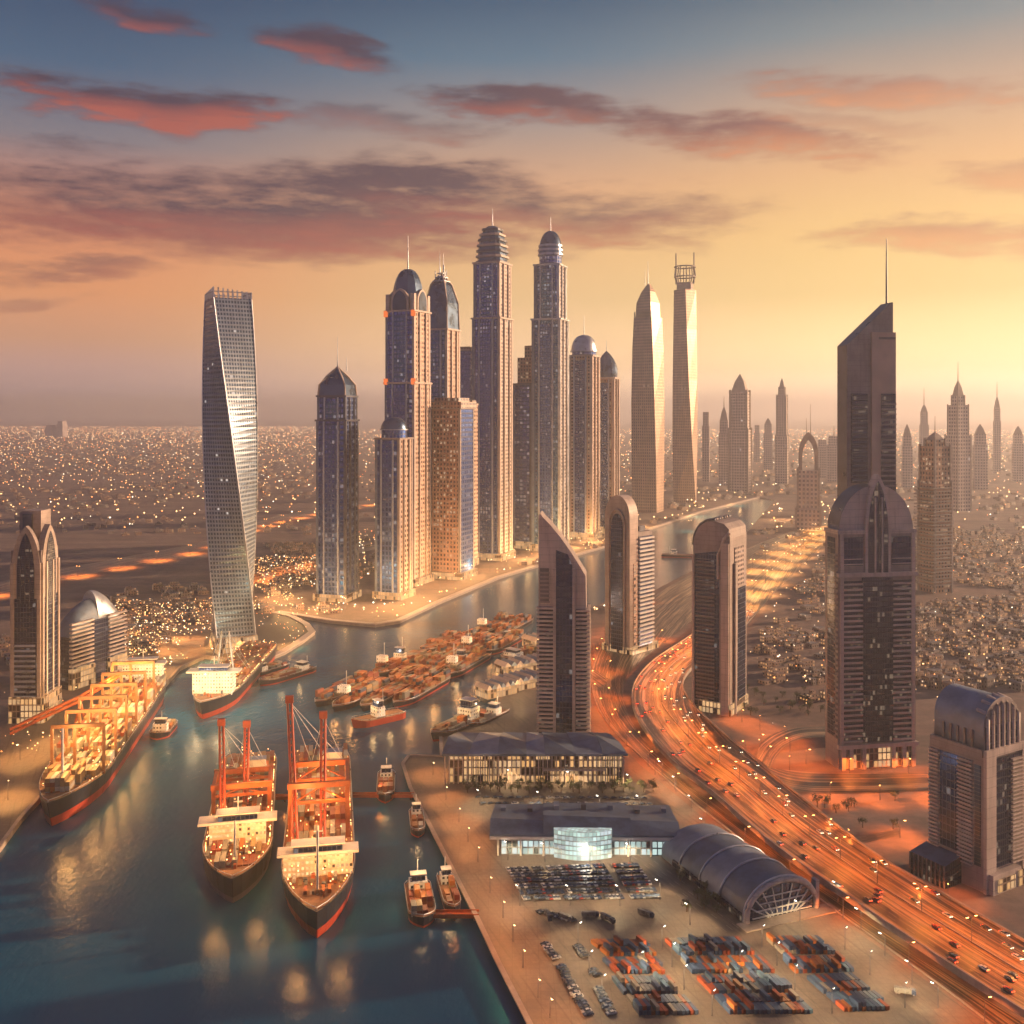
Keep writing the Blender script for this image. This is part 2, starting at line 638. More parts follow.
def water_material():
    m, b, out = mat('creek_water')
    p = obco()
    mp = X.nt.nodes.new('ShaderNodeMapping')
    mp.inputs['Scale'].default_value = (1.0, 0.55, 1)
    link(p, mp.inputs[0])
    n = noise(mp.outputs[0], 0.26, 5.0, 0.6) + noise(mp.outputs[0], 0.03, 3.0, 0.5) * 1.6
    big = noise(p, 0.006, 3.0, 0.5)
    setc(b.inputs['Base Color'], mixc(big.rng(0.3, 0.7), (0.003, 0.056, 0.125), (0.009, 0.105, 0.18)))
    setv(b.inputs['Roughness'], big.rng(0.3, 0.7, 0.11, 0.17))
    b.inputs['IOR'].default_value = 1.33
    b.inputs['Specular IOR Level'].default_value = 0.36
    bp = X.nt.nodes.new('ShaderNodeBump')
    bp.inputs['Strength'].default_value = 0.3
    bp.inputs['Distance'].default_value = 1.0
    link(n, bp.inputs['Height'])
    link(bp.outputs[0], b.inputs['Normal'])
    return m


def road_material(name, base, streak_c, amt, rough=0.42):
    """asphalt with lengthwise streaks (light trails painted in on the highway) and lane lines on metre UVs (u across, v along)"""
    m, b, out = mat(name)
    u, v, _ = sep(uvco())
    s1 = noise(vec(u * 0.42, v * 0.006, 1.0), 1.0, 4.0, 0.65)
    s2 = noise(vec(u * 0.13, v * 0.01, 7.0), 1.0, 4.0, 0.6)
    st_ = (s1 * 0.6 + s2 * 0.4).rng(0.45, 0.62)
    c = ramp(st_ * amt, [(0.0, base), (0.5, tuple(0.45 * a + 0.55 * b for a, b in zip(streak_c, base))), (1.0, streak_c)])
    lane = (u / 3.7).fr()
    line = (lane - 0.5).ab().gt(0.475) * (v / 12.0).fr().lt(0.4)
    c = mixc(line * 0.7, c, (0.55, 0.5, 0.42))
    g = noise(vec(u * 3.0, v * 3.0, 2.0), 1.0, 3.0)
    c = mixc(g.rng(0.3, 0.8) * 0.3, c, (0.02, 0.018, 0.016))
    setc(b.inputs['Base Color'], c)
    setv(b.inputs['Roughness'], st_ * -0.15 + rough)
    return m


def plaza_material():
    m, b, out = mat('plaza_paving')
    p = obco()
    n1 = noise(p, 0.02, 5.0, 0.62)
    n2 = noise(p, 0.35, 4.0, 0.6)
    x, y, _ = sep(p)
    trk = noise(vec((x * 0.9 + y * 0.35) * 0.5, (y * 0.9 - x * 0.35) * 0.02, 3.0), 1.0, 4.0, 0.6)
    joint = ((x / 6.0).fr().lt(0.05) + (y / 6.0).fr().lt(0.05)).cl()
    c = ramp(n1 * 0.65 + n2 * 0.35, [(0.3, (0.055, 0.047, 0.045)), (0.5, (0.11, 0.09, 0.078)), (0.72, (0.19, 0.155, 0.125))])
    c = mixc(joint * 0.45, c, (0.05, 0.04, 0.035))
    c = mixc(trk.rng(0.52, 0.68) * 0.55, c, (0.03, 0.027, 0.026))
    setc(b.inputs['Base Color'], c)
    setv(b.inputs['Roughness'], n1.rng(0.3, 0.7, 0.45, 0.75))
    return m


ground_m, water_m, plaza_m = ground_material(), water_material(), plaza_material()
road_hot = road_material('highway_asphalt', (0.012, 0.008, 0.007), (0.52, 0.33, 0.16), 1.0)  # bright streak colour paints traffic light trails into the asphalt
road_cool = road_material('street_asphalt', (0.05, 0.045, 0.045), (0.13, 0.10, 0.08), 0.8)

# ------------------------------------------------------------------ land and creek
west_px = [(-330, 1130), (-140, 960), (0, 848), (22, 818), (96, 738), (150, 702), (180, 668), (205, 656), (255, 664), (285, 652), (303, 641), (315, 632),
           (309, 624), (294, 616), (276, 612), (300, 616), (330, 621), (375, 625), (400, 621), (440, 602), (500, 577), (540, 565), (600, 548), (650, 529), (700, 512), (760, 497)]
east_px = [(775, 500), (748, 531), (692, 571), (655, 590), (603, 603), (560, 625), (528, 640), (508, 660), (500, 690), (490, 712), (442, 737), (443, 757), (410, 756), (404, 764),
           (412, 788), (440, 842), (480, 920), (500, 962), (532, 1024), (580, 1130), (690, 1400)]
west = [G(x, y) for x, y in west_px]
east = [G(x, y) for x, y in east_px]
west_line = [Vector((west[0].x - 60, 120, LZ))] + west
FAR = 70000.0
outline = west_line + east + [Vector((FAR, 100, LZ)), Vector((FAR, FAR, LZ)), Vector((-FAR, FAR, LZ)), Vector((-FAR, 120, LZ))]
water_poly = [(p.x, p.y) for p in west_line + east]


def inside(poly, x, y):
    r, j = False, len(poly) - 1
    for i in range(len(poly)):
        (xi, yi), (xj, yj) = poly[i], poly[j]
        if (yi > y) != (yj > y) and x < (xj - xi) * (y - yi) / (yj - yi) + xi:
            r = not r
        j = i
    return r


g = MB()
g.v = [tuple(p) for p in outline]
for tri in tessellate_polygon([[Vector((p.x, p.y, 0)) for p in outline]]):
    a, b_, c_ = [outline[i] for i in tri]
    t = tuple(tri) if (b_ - a).cross(c_ - a).z > 0 else tuple(reversed(tri))
    g.f.append(t)
    g.uv.append([(g.v[i][0], g.v[i][1]) for i in t])
    g.m.append(0)
    g.sm.append(False)
q_ = west_line + east
for a, b_ in zip(q_, q_[1:]):
    g.face([a, b_, b_ - Vector((0, 0, 8)), a - Vector((0, 0, 8))], 1)
tag(g.build('ground', [ground_m, concrete]), kind='structure')
w = MB()
w.face([(-900, 90, 0), (900, 90, 0), (900, 3600, 0), (-900, 3600, 0)])
tag(w.build('water', water_m), kind='structure')


def sheet(name, pxs, m, dz, kind='structure'):
    P = [G(x, y) + Vector((0, 0, dz)) for x, y in pxs]
    s = MB()
    s.v = [tuple(p) for p in P]
    for tri in tessellate_polygon([[Vector((p.x, p.y, 0)) for p in P]]):
        a, b_, c_ = [P[i] for i in tri]
        t = tuple(tri) if (b_ - a).cross(c_ - a).z > 0 else tuple(reversed(tri))
        s.f.append(t); s.uv.append([(P[i].x, P[i].y) for i in t]); s.m.append(0); s.sm.append(False)
    return tag(s.build(name, m), kind=kind)


# port apron on the east bank and the dark round headland, quay rims
sheet('plaza', [(443, 757), (411, 757), (405, 764), (413, 788), (441, 842), (481, 920), (501, 962), (533, 1024), (581, 1130), (720, 1400), (1500, 1400), (1010, 1040), (900, 962), (800, 892),
                (700, 815), (640, 765), (612, 735), (590, 700), (560, 690), (509, 690), (492, 712), (444, 737)], plaza_m, 0.06)
sheet('headland', [(206, 655), (205, 640), (222, 622), (258, 613), (280, 615), (296, 619), (307, 627), (311, 633), (300, 640), (284, 650), (256, 660)], asphalt_dark, 0.06)
sheet('west_quay', [(-60, 860), (0, 843), (22, 815), (94, 736), (148, 701), (178, 667), (190, 650), (120, 668), (75, 700), (0, 740), (-120, 790)], plaza_m, 0.06)


def rim(name, pts, wd, h, m):
    r_ = MB()
    for a, b_ in zip(pts, pts[1:]):
        d = (b_ - a).normalized()
        nrm = Vector((-d.y, d.x, 0)) * wd
        r_.loft([[tuple(a + nrm * -0.1), tuple(a + nrm), tuple(a + nrm + Vector((0, 0, h))), tuple(a + nrm * -0.1 + Vector((0, 0, h)))],
                 [tuple(b_ + nrm * -0.1), tuple(b_ + nrm), tuple(b_ + nrm + Vector((0, 0, h))), tuple(b_ + nrm * -0.1 + Vector((0, 0, h)))]])
    return tag(r_.build(name, m), kind='structure')


rim('east_quay_edge', east[10:], -2.2, 0.7, concrete)
rim('west_quay_edge', west[:9], 2.2, 0.7, concrete)
rim('marina_promenade', west[8:], 7.0, 0.9, stone_pale)


# ------------------------------------------------------------------ roads
def ribbon(name, lpx, rpx, zs, m, n=60, thick=0.0, kind='structure'):
    """road between two edge lines given where they meet the road's own height"""
    L = curve_pts([(x, y, 0) for x, y in lpx], n)
    Rr = curve_pts([(x, y, 0) for x, y in rpx], n)
    zz = [zs[0] + (zs[1] - zs[0]) * min(1, max(0, (i / (n - 1) - zs[2]) / max(1e-6, zs[3] - zs[2]))) for i in range(n)]
    a = [G(p.x, p.y, z) for p, z in zip(L, zz)]
    b_ = [G(p.x, p.y, z) for p, z in zip(Rr, zz)]
    r_ = MB()
    v = 0.0
    for i in range(n - 1):
        dv = ((a[i + 1] + b_[i + 1]) - (a[i] + b_[i])).length / 2
        wa, wb = (b_[i] - a[i]).length, (b_[i + 1] - a[i + 1]).length
        r_.face([a[i], a[i + 1], b_[i + 1], b_[i]], 0, [(0, v), (0, v + dv), (wb, v + dv), (wa, v)])
        if thick:
            dz = Vector((0, 0, thick))
            for p, q in ((a[i], a[i + 1]), (b_[i], b_[i + 1])):
                r_.face([p, q, q - dz, p - dz], 1)
        v += dv
    tag(r_.build(name, [m, concrete]), kind=kind)
    return a, b_


def barrier(label, pts, h=1.2, t=0.9, off=0.0):
    b = MB()
    for p, q in zip(pts, pts[1:]):
        d = (q - p).normalized()
        nn = Vector((-d.y, d.x, 0)) * t
        zz = Vector((0, 0, h))
        b.loft([[p, p + nn, p + nn + zz, p + zz], [q, q + nn, q + nn + zz, q + zz]])
    return tag(b.build('crash_barrier', concrete), label, 'barrier', 'barriers along the roads')


fly_l = [(832, 522), (790, 548), (745, 585), (712, 615), (691, 635), (650, 663), (632, 690), (639, 721), (673, 762), (714, 794), (777, 848), (860, 906), (950, 966), (1060, 1036)]
fly_r = [(834, 534), (808, 560), (775, 592), (745, 625), (714, 650), (690, 670), (683, 684), (690, 700), (710, 721), (755, 759), (805, 800), (877, 855), (945, 895), (1060, 962)]
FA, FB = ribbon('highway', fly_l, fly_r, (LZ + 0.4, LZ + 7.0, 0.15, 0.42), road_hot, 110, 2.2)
low_l = [(826, 521), (765, 541), (692, 574), (655, 596), (612, 632), (592, 672), (600, 712), (635, 752), (690, 800), (770, 862), (850, 922), (940, 986), (1010, 1040)]
low_r = [(829, 526), (785, 548), (728, 590), (690, 622), (648, 655), (624, 684), (632, 722), (668, 766), (712, 802), (790, 864), (870, 922), (960, 982), (1060, 1046)]
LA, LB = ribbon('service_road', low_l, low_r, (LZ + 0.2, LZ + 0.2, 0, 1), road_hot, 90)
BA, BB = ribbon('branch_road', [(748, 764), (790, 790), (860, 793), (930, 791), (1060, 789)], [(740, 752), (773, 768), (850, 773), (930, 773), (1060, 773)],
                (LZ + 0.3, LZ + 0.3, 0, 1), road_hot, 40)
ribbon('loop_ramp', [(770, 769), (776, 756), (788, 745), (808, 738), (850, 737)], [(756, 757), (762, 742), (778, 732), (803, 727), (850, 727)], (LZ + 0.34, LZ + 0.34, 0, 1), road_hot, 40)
ribbon('garden_road', [(900, 835), (855, 845), (830, 856), (815, 872)], [(900, 829), (852, 838), (824, 849), (806, 866)], (LZ + 0.26, LZ + 0.26, 0, 1), road_cool, 24)
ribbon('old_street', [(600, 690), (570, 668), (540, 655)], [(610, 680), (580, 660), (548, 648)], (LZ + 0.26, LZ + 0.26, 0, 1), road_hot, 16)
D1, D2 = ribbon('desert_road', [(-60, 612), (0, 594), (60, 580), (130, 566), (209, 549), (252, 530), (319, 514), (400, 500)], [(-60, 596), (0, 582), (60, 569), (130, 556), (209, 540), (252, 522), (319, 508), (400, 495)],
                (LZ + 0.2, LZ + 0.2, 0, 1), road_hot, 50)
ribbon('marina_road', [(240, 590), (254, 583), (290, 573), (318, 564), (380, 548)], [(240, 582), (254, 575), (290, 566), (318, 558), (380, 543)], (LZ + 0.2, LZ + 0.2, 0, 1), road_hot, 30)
ribbon('terminal_road', [(628, 858), (660, 882), (700, 912), (735, 938)], [(648, 850), (678, 876), (714, 906), (748, 934)], (LZ + 0.2, LZ + 0.2, 0, 1), road_cool, 24)
barrier('pale concrete barrier along the creek-facing outer edge of the raised highway', FA[20:])
barrier('pale concrete barrier along the desert-facing inner edge of the raised highway', [p for p in FB[20:]], 1.2, -0.9)
mid_ = [(a * 0.5 + b * 0.5) for a, b in zip(FA, FB)]
barrier('low concrete divider down the middle of the raised highway', mid_[20:], 0.8, 0.6)
barrier('low concrete kerb wall between the dark service road and the terminal grounds', LA[22:], 0.7, 0.7)

# ------------------------------------------------------------------ haze over everything
hz = MB()
hz.box(0, 33000, -12.0, 150000, 74000, 772.0)
haze = hz.build('haze', [])
tag(haze, kind='stuff')
hm = bpy.data.materials.new('evening_haze')
hm.use_nodes = True
X.nt = hm.node_tree
X.nt.nodes.clear()
ho = X.nt.nodes.new('ShaderNodeOutputMaterial')
pv = X.nt.nodes.new('ShaderNodeVolumePrincipled')
pv.inputs['Color'].default_value = (0.93, 0.95, 1.0, 1)
pv.inputs['Density'].default_value = 0.0001
pv.inputs['Anisotropy'].default_value = 0.66
link(pv.outputs[0], ho.inputs['Volume'])
haze.data.materials.append(hm)
hm.cycles.homogeneous_volume = True
# ------------------------------------------------------------------ facades
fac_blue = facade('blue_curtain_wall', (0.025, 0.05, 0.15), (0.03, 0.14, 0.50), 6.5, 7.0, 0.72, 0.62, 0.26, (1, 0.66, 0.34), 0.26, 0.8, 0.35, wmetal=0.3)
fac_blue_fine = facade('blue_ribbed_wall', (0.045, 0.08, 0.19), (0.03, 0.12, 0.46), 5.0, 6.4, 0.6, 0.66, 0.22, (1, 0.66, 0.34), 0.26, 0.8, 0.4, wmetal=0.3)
fac_teal = facade('teal_curtain_wall', (0.05, 0.11, 0.20), (0.035, 0.17, 0.42), 5.4, 6.6, 0.64, 0.62, 0.26, (1, 0.74, 0.45), 0.26, 0.75, 0.35, wmetal=0.3)
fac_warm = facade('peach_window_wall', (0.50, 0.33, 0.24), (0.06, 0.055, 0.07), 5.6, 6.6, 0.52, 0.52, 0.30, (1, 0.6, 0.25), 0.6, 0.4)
fac_brown = facade('brown_window_wall', (0.34, 0.19, 0.13), (0.07, 0.06, 0.08), 5.4, 6.4, 0.5, 0.55, 0.30, (1, 0.55, 0.22), 0.6, 0.4)
fac_cream = facade('cream_window_wall', (0.50, 0.42, 0.36), (0.10, 0.13, 0.18), 5.4, 6.4, 0.55, 0.5, 0.16, (1, 0.66, 0.3), 1.0, 0.45)
fac_twist = facade('perforated_steel_wall', (0.22, 0.27, 0.33), (0.05, 0.12, 0.22), 3.1, 4.3, 0.62, 0.58, 0.05, (1, 0.7, 0.4), 0.8, 0.6, 0.40, wmetal=0.3)
fac_office = facade('dark_office_glass', (0.02, 0.024, 0.04), (0.014, 0.03, 0.10), 1.8, 3.6, 0.86, 0.8, 0.16, (1, 0.60, 0.26), 0.22, 0.7, 0.3, 0.16)
fac_office2 = facade('night_blue_glass', (0.03, 0.04, 0.07), (0.012, 0.032, 0.12), 2.4, 4.0, 0.88, 0.84, 0.10, (1.0, 0.72, 0.42), 0.2, 0.75, 0.3, 0.14)
fac_stone = facade('stone_window_wall', (0.36, 0.28, 0.25), (0.05, 0.06, 0.09), 3.6, 3.8, 0.62, 0.5, 0.10, (1, 0.6, 0.28), 0.9, 0.4)
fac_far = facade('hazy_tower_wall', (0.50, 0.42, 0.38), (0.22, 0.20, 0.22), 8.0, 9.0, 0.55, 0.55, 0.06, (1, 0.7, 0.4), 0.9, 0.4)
fac_lobby = facade('lit_lobby_glass', (0.24, 0.17, 0.12), (0.10, 0.07, 0.05), 3.2, 5.0, 0.78, 0.82, 0.6, (1, 0.50, 0.16), 1.2, 0.2, litblk=0)
fac_bronze = facade('bronze_clad_wall', (0.40, 0.28, 0.21), (0.12, 0.10, 0.10), 5.5, 7.5, 0.5, 0.6, 0.02, (1, 0.6, 0.3), 0.7, 0.5, 0.45, 0.34, wmetal=0.5)


class Site:
    """a building plot: px,py = centre column and lowest visible row of its foot; w,d in pixels; rot about the vertical"""

    def __init__(s, name, label, cat, px, py, w, d, rot, group=None):
        k = spx(py)
        r = abs(rot)
        near = FPX * k
        half = (w * math.sin(r) + d * math.cos(r)) / 2 * k
        cyy = near + half
        s.s = cyy / FPX
        s.w, s.d = w * s.s, d * s.s
        s.root = thing(name, label, cat, ((px - 512) * s.s, cyy, LZ), rot, group)

    def z(s, row):
        return CAMH - (row - HY) * s.s - LZ

    def put(s, mb, name, mats, parent=None):
        return mb.build(name, mats, parent or s.root)


def shaft(mb, w, d, z0, z1, mi=(0, 1, 0, 1), capm=2, cx=0, cy_=0, ch=0.0):
    """rectangular shaft with a material per side"""
    n = len(mb.m)
    if ch:
        mb.prism([(x + cx, y + cy_) for x, y in cham(w, d, ch)], z0, z1, 0, capm)
        for i, q in enumerate((0, 1, 1, 1, 0, 1, 1, 0)):
            mb.m[n + i] = mi[(0, 1, 1, 1, 2, 3, 3, 3)[i]]
    else:
        mb.prism(rect(w, d, cx, cy_), z0, z1, 0, capm)
        for i in range(4):
            mb.m[n + i] = mi[i]


def spire(t, x, y, z0, z1, r, m=None):
    b = MB()
    b.tube([(x, y, z0 - 1), (x, y, z0 + (z1 - z0) * 0.45), (x, y, z1)], r, 8, 0, r * 0.3)
    return t.put(b, 'spire', m or steel)


def dome_prof(n=7, p=1.0):
    return [(math.cos(PI / 2 * k / n) ** p, math.sin(PI / 2 * k / n)) for k in range(n + 1)]


def marina_tower(name, label, px, base, w, rot, stages, crown, spires=(), front=None, side=None, d=None, trim=None, piers=True, bays=True, group='towers along the marina'):
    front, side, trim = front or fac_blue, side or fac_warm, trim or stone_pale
    t = Site(name, label, 'tower', px, base, w, d or w, R(rot), group)
    s = t.s
    z0 = t.z(base)
    mats = [front, side, roof_pale, trim]
    b = MB()                                                     # lit foot
    shaft(b, t.w * 1.18, t.d * 1.18, 0, 7 * s, (0, 0, 0, 0), 1)
    t.put(b, 'podium', [fac_lobby, stone])
    zb = 0.0
    for i, (top, f) in enumerate(stages):
        zt = t.z(top)
        ww, dd = t.w * f, t.d * f
        b = MB()
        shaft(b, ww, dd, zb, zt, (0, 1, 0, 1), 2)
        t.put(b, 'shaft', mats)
        if piers:
            for sx, sy in ((-1, -1), (1, -1), (1, 1)):
                b = MB()
                b.box(sx * (ww / 2 - 0.9 * s), sy * (dd / 2 - 0.9 * s), zb, 2.6 * s, 2.6 * s, zt - zb, 0)
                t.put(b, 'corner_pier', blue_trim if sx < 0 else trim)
        if bays:
            b = MB()
            shaft(b, ww * 0.42, 1.6 * s, zb + 2 * s, zt - 5 * s, (0, 0, 0, 0), 1, 0, -dd / 2 - 0.4 * s)
            t.put(b, 'glass_bay', [fac_teal if i % 2 else fac_blue_fine, trim])
            for k in (-1, 1):
                b = MB()
                b.box(k * ww * 0.24, -dd / 2 - 0.5 * s, zb, 1.2 * s, 2.2 * s, zt - zb - 1.5 * s)
                t.put(b, 'pilaster', pale_rib)
                b = MB()
                b.box(ww / 2 + 0.5 * s, k * dd * 0.2, zb, 2.2 * s, 1.3 * s, zt - zb - 1.5 * s)
                t.put(b, 'pilaster', trim)
        b = MB()
        b.box(0, 0, zt - 1.2 * s, ww * 1.09, dd * 1.09, 1.7 * s)
        t.put(b, 'cornice', trim)
        zb = zt
    crown(t, zb, ww, dd)
    for (sx, sy, top, r) in spires:
        spire(t, sx * s, sy * s, t.crown_top - 2 * s, t.z(top), r * s)
    return t


def crown_ribbed(top, tiers=7, m=None):
    def f(t, z, w, d):
        h = t.z(top) - z
        core = MB()
        core.loft([up(cham(w * (0.86 * q + 0.02), d * (0.86 * q + 0.02), w * 0.12 * q + 0.1), z + h * e) for q, e in dome_prof(8, 0.7)], 0, smooth=False)
        t.put(core, 'crown', [m or blue_metal])
        for k in range(tiers):
            e = k / tiers
            q = math.cos(math.asin(min(1, e))) ** 0.7
            b = MB()
            b.prism(cham(w * (0.97 * q + 0.03), d * (0.97 * q + 0.03), w * 0.14 * q + 0.1), z + h * e, z + h * e + h / tiers * 0.4)
            t.put(b, 'crown_tier', stone_pale if k % 2 else steel_dark)
        t.crown_top = z + h
    return f


def crown_dome(drum, top, m=None, bands=3, f_w=1.0):
    def f(t, z, w, d):
        zd, zt = t.z(drum), t.z(top)
        b = MB()
        b.prism(ngon(w * 0.44 * f_w, 20), z, zd, 0, 0)
        t.put(b, 'drum', fac_blue_fine)
        b = MB()
        b.loft([up(ngon(w * 0.47 * f_w * max(q, 0.02), 24), zd + (zt - zd) * e) for q, e in dome_prof(9, 0.8)], 0, smooth=True)
        t.put(b, 'dome', m or blue_metal)
        for k in range(bands):
            e = k / (bands + 0.6) * 0.62
            q = math.cos(math.asin(e)) ** 0.8
            b = MB()
            b.prism(ngon(w * 0.5 * f_w * q, 24), zd + (zt - zd) * e, zd + (zt - zd) * (e + 0.075))
            t.put(b, 'dome_band', steel)
        t.crown_top = zt
    return f


def lancet(w, h, n=7):
    """pointed arch outline, foot at z=0"""
    sp = h * 0.42
    pts = [(w / 2, 0), (w / 2, sp)]
    for k in range(1, n + 1):
        a = k / n * R(68)
        r = w / (1 - math.cos(R(68))) / 2
        pts.append((w / 2 - r * (1 - math.cos(a)), sp + (h - sp) * math.sin(a) / math.sin(R(68))))
    left = [(-x, z) for x, z in reversed(pts[:-1])]
    return pts + left


def crown_lancet(top, arch_top):
    def f(t, z, w, d):
        zt, za = t.z(top), t.z(arch_top)
        b = MB()
        b.loft([up(cham(w * max(q, 0.03) * 0.9, d * max(q, 0.03) * 0.9, w * 0.2 * q + 0.05), z + (zt - z) * e) for q, e in dome_prof(9, 0.75)], 0, smooth=False)
        t.put(b, 'crown', blue_metal)
        for ang in (0, PI / 2, PI, -PI / 2):
            for k, (ww, m, y1) in enumerate(((w * 0.62, stone_pale, 0.52), (w * 0.48, glass_dark, 0.535))):
                b = MB()
                hh = (za - z) * (1 if k == 0 else 0.9)
                b.extr([(x, z + q) for x, q in lancet(ww, hh)], -d * y1, -d * 0.2)
                o = t.put(b, 'arch_gable' if k == 0 else 'arch_window', m)
                o.rotation_euler = (0, 0, ang)
        for sx, sy in ((-1, -1), (1, -1), (1, 1), (-1, 1)):
            b = MB()
            b.box(sx * w * 0.44, sy * d * 0.44, z - 3, w * 0.13, d * 0.13, (za - z) * 0.75 + 3)
            t.put(b, 'turret', stone_pale)
        t.crown_top = zt
    return f


def crown_pyramid(shoulder, top):
    def f(t, z, w, d):
        zs, zt = t.z(shoulder), t.z(top)
        b = MB()
        b.loft([up(rect(w * 0.96, d * 0.96), z), up(rect(w * 0.9, d * 0.9), z + (zs - z) * 0.6), up(rect(w * 0.56, d * 0.56), zs), up(rect(w * 0.06, d * 0.06), zt)])
        t.put(b, 'crown', [blue_metal])
        for sx, sy in ((-1, -1), (1, -1), (1, 1), (-1, 1)):
            b = MB()
            q = t.s
            b.tube([(sx * w * 0.49, sy * d * 0.49, z), (sx * w * 0.46, sy * d * 0.46, z + (zs - z) * 0.6), (sx * w * 0.29, sy * d * 0.29, zs + q), (0, 0, zt + q)], 0.9 * q, 6)
            t.put(b, 'crown_rib', stone_pale)
        t.crown_top = zt
    return f


def crown_onion(top, m=None):
    def f(t, z, w, d):
        zt = t.z(top)
        b = MB()
        prof = [(0.50, 0), (0.53, 0.15), (0.53, 0.32), (0.47, 0.5), (0.36, 0.68), (0.22, 0.84), (0.1, 0.94), (0.02, 1.0)]
        b.loft([up(ngon(w * q, 16), z + (zt - z) * e) for q, e in prof], 0, smooth=False)
        t.put(b, 'dome', m or blue_metal)
        t.crown_top = zt
    return f


def crown_steps(tops):
    def f(t, z, w, d):
        zb = z
        for i, (row, q, ox) in enumerate(tops):
            zt = t.z(row)
            b = MB()
            shaft(b, w * q, d * q, zb, zt, (0, 1, 0, 1), 2, ox * t.s)
            t.put(b, 'roof_block', [fac_brown, fac_cream, roof_pale])
            zb = zt
        t.crown_top = zb
    return f


def crown_mast(shoulder, top):
    def f(t, z, w, d):
        crown_pyramid(shoulder, top)(t, z, w, d)
        for k in range(7):
            a = k * 2.4
            b = MB()
            r = w * (0.1 + 0.035 * k)
            x, y = r * math.cos(a), r * math.sin(a)
            b.tube([(x, y, t.crown_top - (14 + k) * t.s), (x, y, t.crown_top + (9 - k * 1.5) * t.s)], 0.55 * t.s, 5)
            t.put(b, 'mast', steel)
        b = MB()
        for k in range(3):
            b.box(0, 0, t.crown_top - (8 - 4 * k) * t.s, w * (0.5 - 0.13 * k), w * (0.5 - 0.13 * k), 0.8 * t.s)
        t.put(b, 'mast_platform', steel)
    return f


# ------------------------------------------------------------------ marina cluster, front to back
marina_tower('marina_tower', 'dark blue tower with a steep ribbed pyramid top, standing alone west of the cluster', 337.5, 602, 31, -14, [(420, 1.0), (396, 0.95)],
             crown_pyramid(378, 368), ((0, 0, 337, 0.6), (8, 4, 357, 0.6)), fac_blue, fac_blue_fine, trim=steel_dark)
marina_tower('marina_tower', 'peach tower with a pointed arched blue crown, orange accents and a long needle spire', 408, 586, 33, -24, [(383, 1.0), (312, 0.97)],
             crown_lancet(269, 290), ((0, 0, 236, 0.7),), fac_blue, fac_warm)
marina_tower('marina_tower', 'short round-domed blue and brown tower in front of the arched-crown tower', 394, 600, 27, -22, [(438, 1.0)],
             crown_dome(430, 417, None, 1, 1.05), (), fac_blue, fac_warm, trim=stone)
marina_tower('marina_tower', 'dark green-blue tower under a cluster of roof masts, behind the brown flat-topped tower', 441.5, 574, 27, -24, [(400, 1.15), (330, 1.0)],
             crown_mast(286, 274), ((-2, 0, 252, 0.6), (2, 0, 254, 0.6)), fac_teal, fac_warm)
marina_tower('marina_tower', 'brown flat-topped block with rows of small lit windows, foremost of the cluster', 452, 580, 33, -22, [(408, 1.0)],
             crown_steps([(402, 1.12, 0), (398, 0.8, 0)]), (), fac_brown, fac_blue, trim=stone, bays=False)
marina_tower('marina_tower', 'tallest blue tower with a banded bullet-shaped crown on two stages', 492.5, 561, 30, -24, [(319, 1.0), (264, 0.93)],
             crown_ribbed(226), ((0, 0, 209, 0.8),), fac_blue_fine, fac_cream)
marina_tower('marina_tower', 'plain grey tower mostly hidden behind the tallest banded-crown tower', 466, 556, 16, -20, [(350, 1.0)],
             crown_steps([(347, 0.8, 0)]), (), fac_blue_fine, fac_blue_fine, bays=False, piers=False)
marina_tower('marina_tower', 'dark blue slab with a brown rooftop block between the two tallest towers', 526, 549, 20, -22, [(384, 1.0)],
             crown_steps([(358, 0.8, 2), (346, 0.4, 4)]), (), fac_blue, fac_cream, bays=False, trim=steel_dark)
marina_tower('marina_tower', 'tall blue and silver tower with a smooth round ringed dome', 550.5, 552, 27, -20, [(320, 1.08), (266, 0.95)],
             crown_dome(256, 231), ((0, 0, 217, 0.7),), fac_teal, fac_cream, trim=steel)
marina_tower('marina_tower', 'peach tower with a pale blue cone dome beside the silver ringed-dome tower', 584, 540, 25, -22, [(356, 1.0)],
             crown_dome(352, 335, steel, 1, 1.1), ((0, 0, 316, 0.5),), fac_warm, fac_warm, trim=stone_pale)
marina_tower('marina_tower', 'peach tower with a dark bulbous dome at the end of the marina row', 606.5, 534, 21, -20, [(378, 1.0)],
             crown_onion(351), ((0, 0, 340, 0.5),), fac_brown, fac_warm, trim=stone_pale)
marina_tower('marina_tower', 'low brown slab squeezed between the brown flat-topped block and the tallest tower', 470, 566, 12, -20, [(404, 1.0)],
             crown_steps([(400, 0.8, 0)]), (), fac_blue, fac_warm, bays=False, piers=False)

# orange accents on the arched-crown tower
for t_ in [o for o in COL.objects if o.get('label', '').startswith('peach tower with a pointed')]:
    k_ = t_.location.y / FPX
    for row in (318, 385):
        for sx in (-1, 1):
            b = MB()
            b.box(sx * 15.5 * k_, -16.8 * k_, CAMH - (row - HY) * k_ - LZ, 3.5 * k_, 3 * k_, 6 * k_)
            b.build('accent_panel', glow('accent_orange_%d_%d' % (row, sx), (1, 0.2, 0.05), 0.5), t_)

